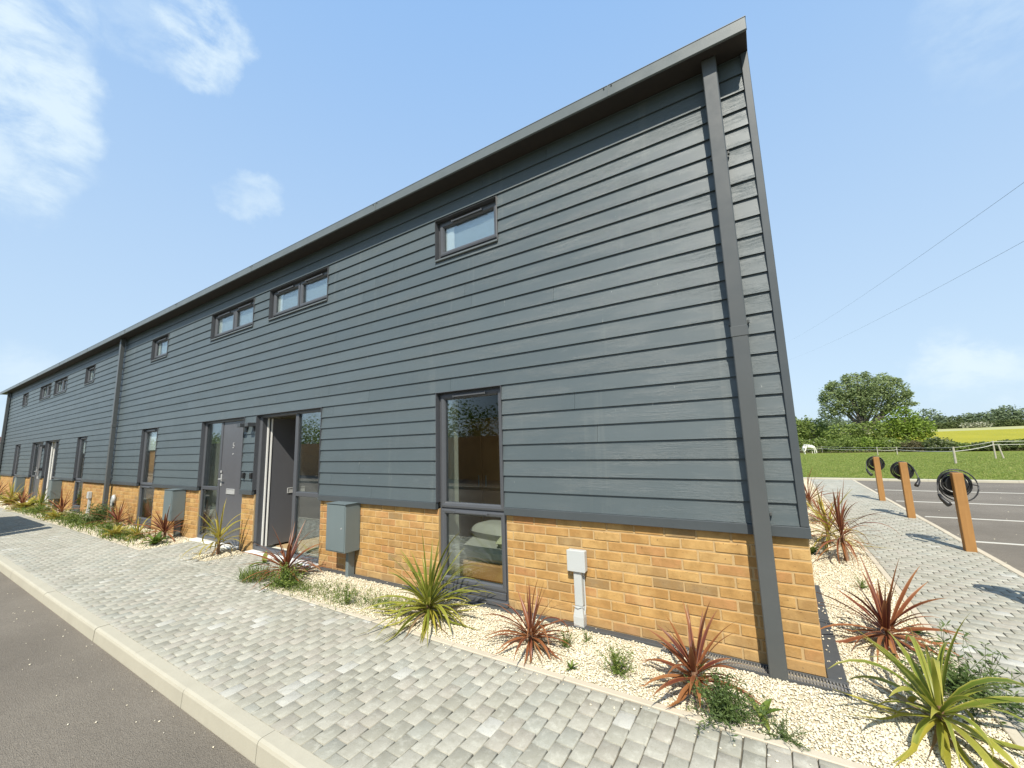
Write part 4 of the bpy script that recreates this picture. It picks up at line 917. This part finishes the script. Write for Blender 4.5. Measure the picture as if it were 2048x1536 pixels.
# far tree line on the ridge (y=150)
FG='far trees on the ridge beyond the yellow field'
ft=[(33.0,3.6,3.2,'far','far tree at the left end of the ridge line'),(35.6,5.6,3.0,'far','tall rounded far tree near the left end of the ridge'),(38.2,3.6,2.8,'far','far tree just right of the tall rounded one'),(40.8,3.3,3.0,'dark','dark flat topped far tree'),(43.4,3.9,2.8,'far','rounded far tree above the cream hawthorns'),(46.0,3.9,3.0,'far','broad far tree in the middle of the ridge'),(48.6,4.6,2.6,'far','far tree left of the highest one at the right'),(50.4,5.3,2.6,'far','highest far tree near the right frame edge'),(53.2,4.4,3.0,'far','far tree at the right frame edge'),(56.5,4.4,3.2,'far','far tree just beyond the right frame edge'),(30.4,3.4,3.2,'far','far tree partly hidden by the bushy tree'),(27.5,3.2,3.2,'far','far tree behind the conical bushy tree')]
for i,(x,h_,w_,mt,lab) in enumerate(ft):
    tree('ridge_tree',x,152,lab,[(0,0,h_*.55,w_,1.8,h_*.48),(-w_*.45,0,h_*.4,w_*.6,1.5,h_*.4),(w_*.5,0,h_*.42,w_*.6,1.5,h_*.42),(0,0,h_*.85,w_*.5,1,h_*.22)],1300,.26,mt,60+i,(.3,1.2),FG,'tree',3)
V,F,rn=crown_mesh([(x,149.5,terr(x,149)+.9,2.0,1.0,1.2) for x in np.arange(24,62,2.0)],9000,.20,92); tag(fast_mesh('ridge_hedge',V,F,rn,LF['dark']),'dark continuous hedge below the far ridge trees','hedge')
V,F,rn=crown_mesh([(x,147.8,terr(x,149)+.9,1.5,.6,.8) for x in (41.5,43.5,45.0)],500,.2,93); tag(fast_mesh('hawthorn_blossom_bush',V,F,rn,LF['blossom']),'cream blossoming hawthorns in the far hedge','bush')
# wood on the left horizon
V,F,rn=crown_mesh([(x,230,3.5+1.2*math.sin(x*.35),5,3,5.2+1.0*math.sin(x*.7)) for x in np.arange(-6,34,4.)],9000,.55,94); tag(fast_mesh('distant_wood',V,F,rn,LF['far']),'dark wooded skyline left of the large tree','wood',kind='stuff')
# yellow field
m=MB(); fx=[8,12,16,20,25,30,36,44,52,60,75]; fy=[50.5,56,64,74,86,98,110,122]
vs=[(x+(y-50)*.12,y,terr(x+(y-50)*.12,y)+.25) for y in fy for x in fx]; nx=len(fx)
fs=[(j*nx+i,j*nx+i+1,(j+1)*nx+i+1,(j+1)*nx+i) for j in range(len(fy)-1) for i in range(nx-1)]
my=M('rapeseed in flower',.9,.1); base=my.mix(my.noise(.22,5,.7,(1,.3,1)),(.24,.24,.03,1),(.40,.35,.035,1)); k_=my.ramp(my.noise(.9,5,.7,(1,.5,1)),[(.5,g(0)),(.7,g(1))]); base=my.mix(my.math('MULTIPLY',k_,.45),base,(.20,.22,.03,1)); my.col(base); my.nor(my.bump(my.noise(3,4),.8,.2))
m.add(vs,fs,.5); m.build('yellow_field',my.m,smooth=True,kind='structure')
vs=[(x+(y-50)*.12,y,terr(x+(y-50)*.12,y)+.22) for y in (121.9,135,149) for x in fx]; m=MB(); m.add(vs,[(j*nx+i,j*nx+i+1,(j+1)*nx+i+1,(j+1)*nx+i) for j in range(2) for i in range(nx-1)],.5); m.build('pale_field',mat_simple('pale ripening crop',(.30,.31,.10,1),(.42,.40,.20,1),.9,.3),smooth=True,kind='structure')
# overhead wires
WI=mat_simple('grey cable',(.05,.06,.08,1),None,.5)
def cable(a,b,sag,lab):
    a,b=Vector(a),Vector(b); n=40; pts=[a.lerp(b,i/n)-Vector((0,0,sag*4*(i/n)*(1-i/n))) for i in range(n+1)]; m=MB(); m.tube(pts,[.0055*(1-.7*i/n) for i in range(n+1)],4); o=m.build('overhead_wire',WI); tag(o,lab,'wire','thin overhead wires in the right sky')
cable((7.9,11.5,8.95),(2.2,75,16.0),.5,'upper of two thin overhead wires crossing the right sky')
cable((8.6,13.0,7.75),(3.0,80,14.2),.5,'lower of two thin overhead wires crossing the right sky')

# ============================================================ left neighbour and street side
t=empty('neighbouring_house',(-45,-2,0),label='cream rendered house with dark brown roof edge past the left end',cat='house')
MB().box(-8,0,-5,3.95,-.2,2.47).build('wall',mat_simple('cream render',(.60,.52,.36,1),(.68,.60,.43,1),.9,3),t)
MB().box(-8.4,.35,-5.4,4.3,2.47,2.62).build('eaves',mat_simple('dark brown tiles',(.07,.035,.028,1),(.10,.05,.04,1),.8,3),t)
m=MB(); m.add([(-8.4,-5.4,2.62),(.35,-5.4,2.62),(.35,4.3,2.62),(-8.4,4.3,2.62),(-6,-3,4.4),(-2,-3,4.4),(-2,2,4.4),(-6,2,4.4)],[(0,1,5,4),(1,2,6,5),(2,3,7,6),(3,0,4,7),(4,5,6,7)]); m.build('roof',mat_simple('brown roof tiles',(.08,.04,.032,1),(.12,.06,.045,1),.85,2),t)
# parked van beyond the left edge (its shadow reaches the pavement)
VANM=mat_paint('dark van paint',(.05,.055,.065,1),.25,.05); t=empty('parked_van',(-15.6,-3.15,-.1),label='dark van parked on the road beyond the left edge, shading the pavement',cat='van')
m=MB(); prof=[(-2.45,.35),(2.35,.35),(2.40,.9),(2.32,1.72),(2.1,1.86),(-.9,1.86),(-1.5,1.25),(-2.35,1.05),(-2.5,.7)]
n_=len(prof); m.add([(x,.85,z) for x,z in prof]+[(x,-.85,z) for x,z in prof],[tuple(range(n_))[::-1],tuple(range(n_,2*n_))]+[(i,(i+1)%n_,n_+(i+1)%n_,n_+i) for i in range(n_)]); m.build('body',VANM,t)
for sx_ in(-1.6,1.55):
    for sy_ in(-.78,.78):
        w_=MB().tube([(sx_,sy_-.1,.33),(sx_,sy_+.1,.33)],.33,20).build('wheel',BLACK,t); MB().tube([(sx_,sy_-.11,.33),(sx_,sy_+.11,.33)],.19,16).build('rim',METAL,w_)
for s in(-1,1): MB().box(-.8,.2,s*.856-.004,s*.856+.004,1.1,1.65).build('side_window',GL,t)
MB().box(2.45,2.86,.80,.84,.45,1.86,c=.01).build('shadow_panel',VANM,t)  # unseen door-like panel added behind the van to cast the narrow shadow strip
# opposite side of the road: timber fence and hedge (reflected in the glass)
kerb('kerb_opposite',-95,12,-8.6,-8.5,.0,-.2,0)
MB().box(-95,12,-14,-8.6,-.2,-.01).build('verge',AS,kind='structure')
t=empty('timber_fence',(0,-11,0),label='brown close board timber fence across the road behind the camera',cat='fence')
MB().box(-90,12,-.03,.03,0,1.85).build('fence_panel',BRNW,t)
for k in range(19): MB().box(-34+k*2.5-.05,-34+k*2.5+.05,-.09,-.031,0,1.95).build('fence_post',PW,t)
V,F,rn=crown_mesh([(x,-13.5,1.6+.3*math.sin(x*1.3),1.7,1.0,1.7+.5*math.sin(x*.8)) for x in np.arange(-90,14,2.0)],90000,.085,95); tag(fast_mesh('street_hedge',V,F,rn,LF['mid']),'tall green hedge behind the timber fence across the road','hedge')
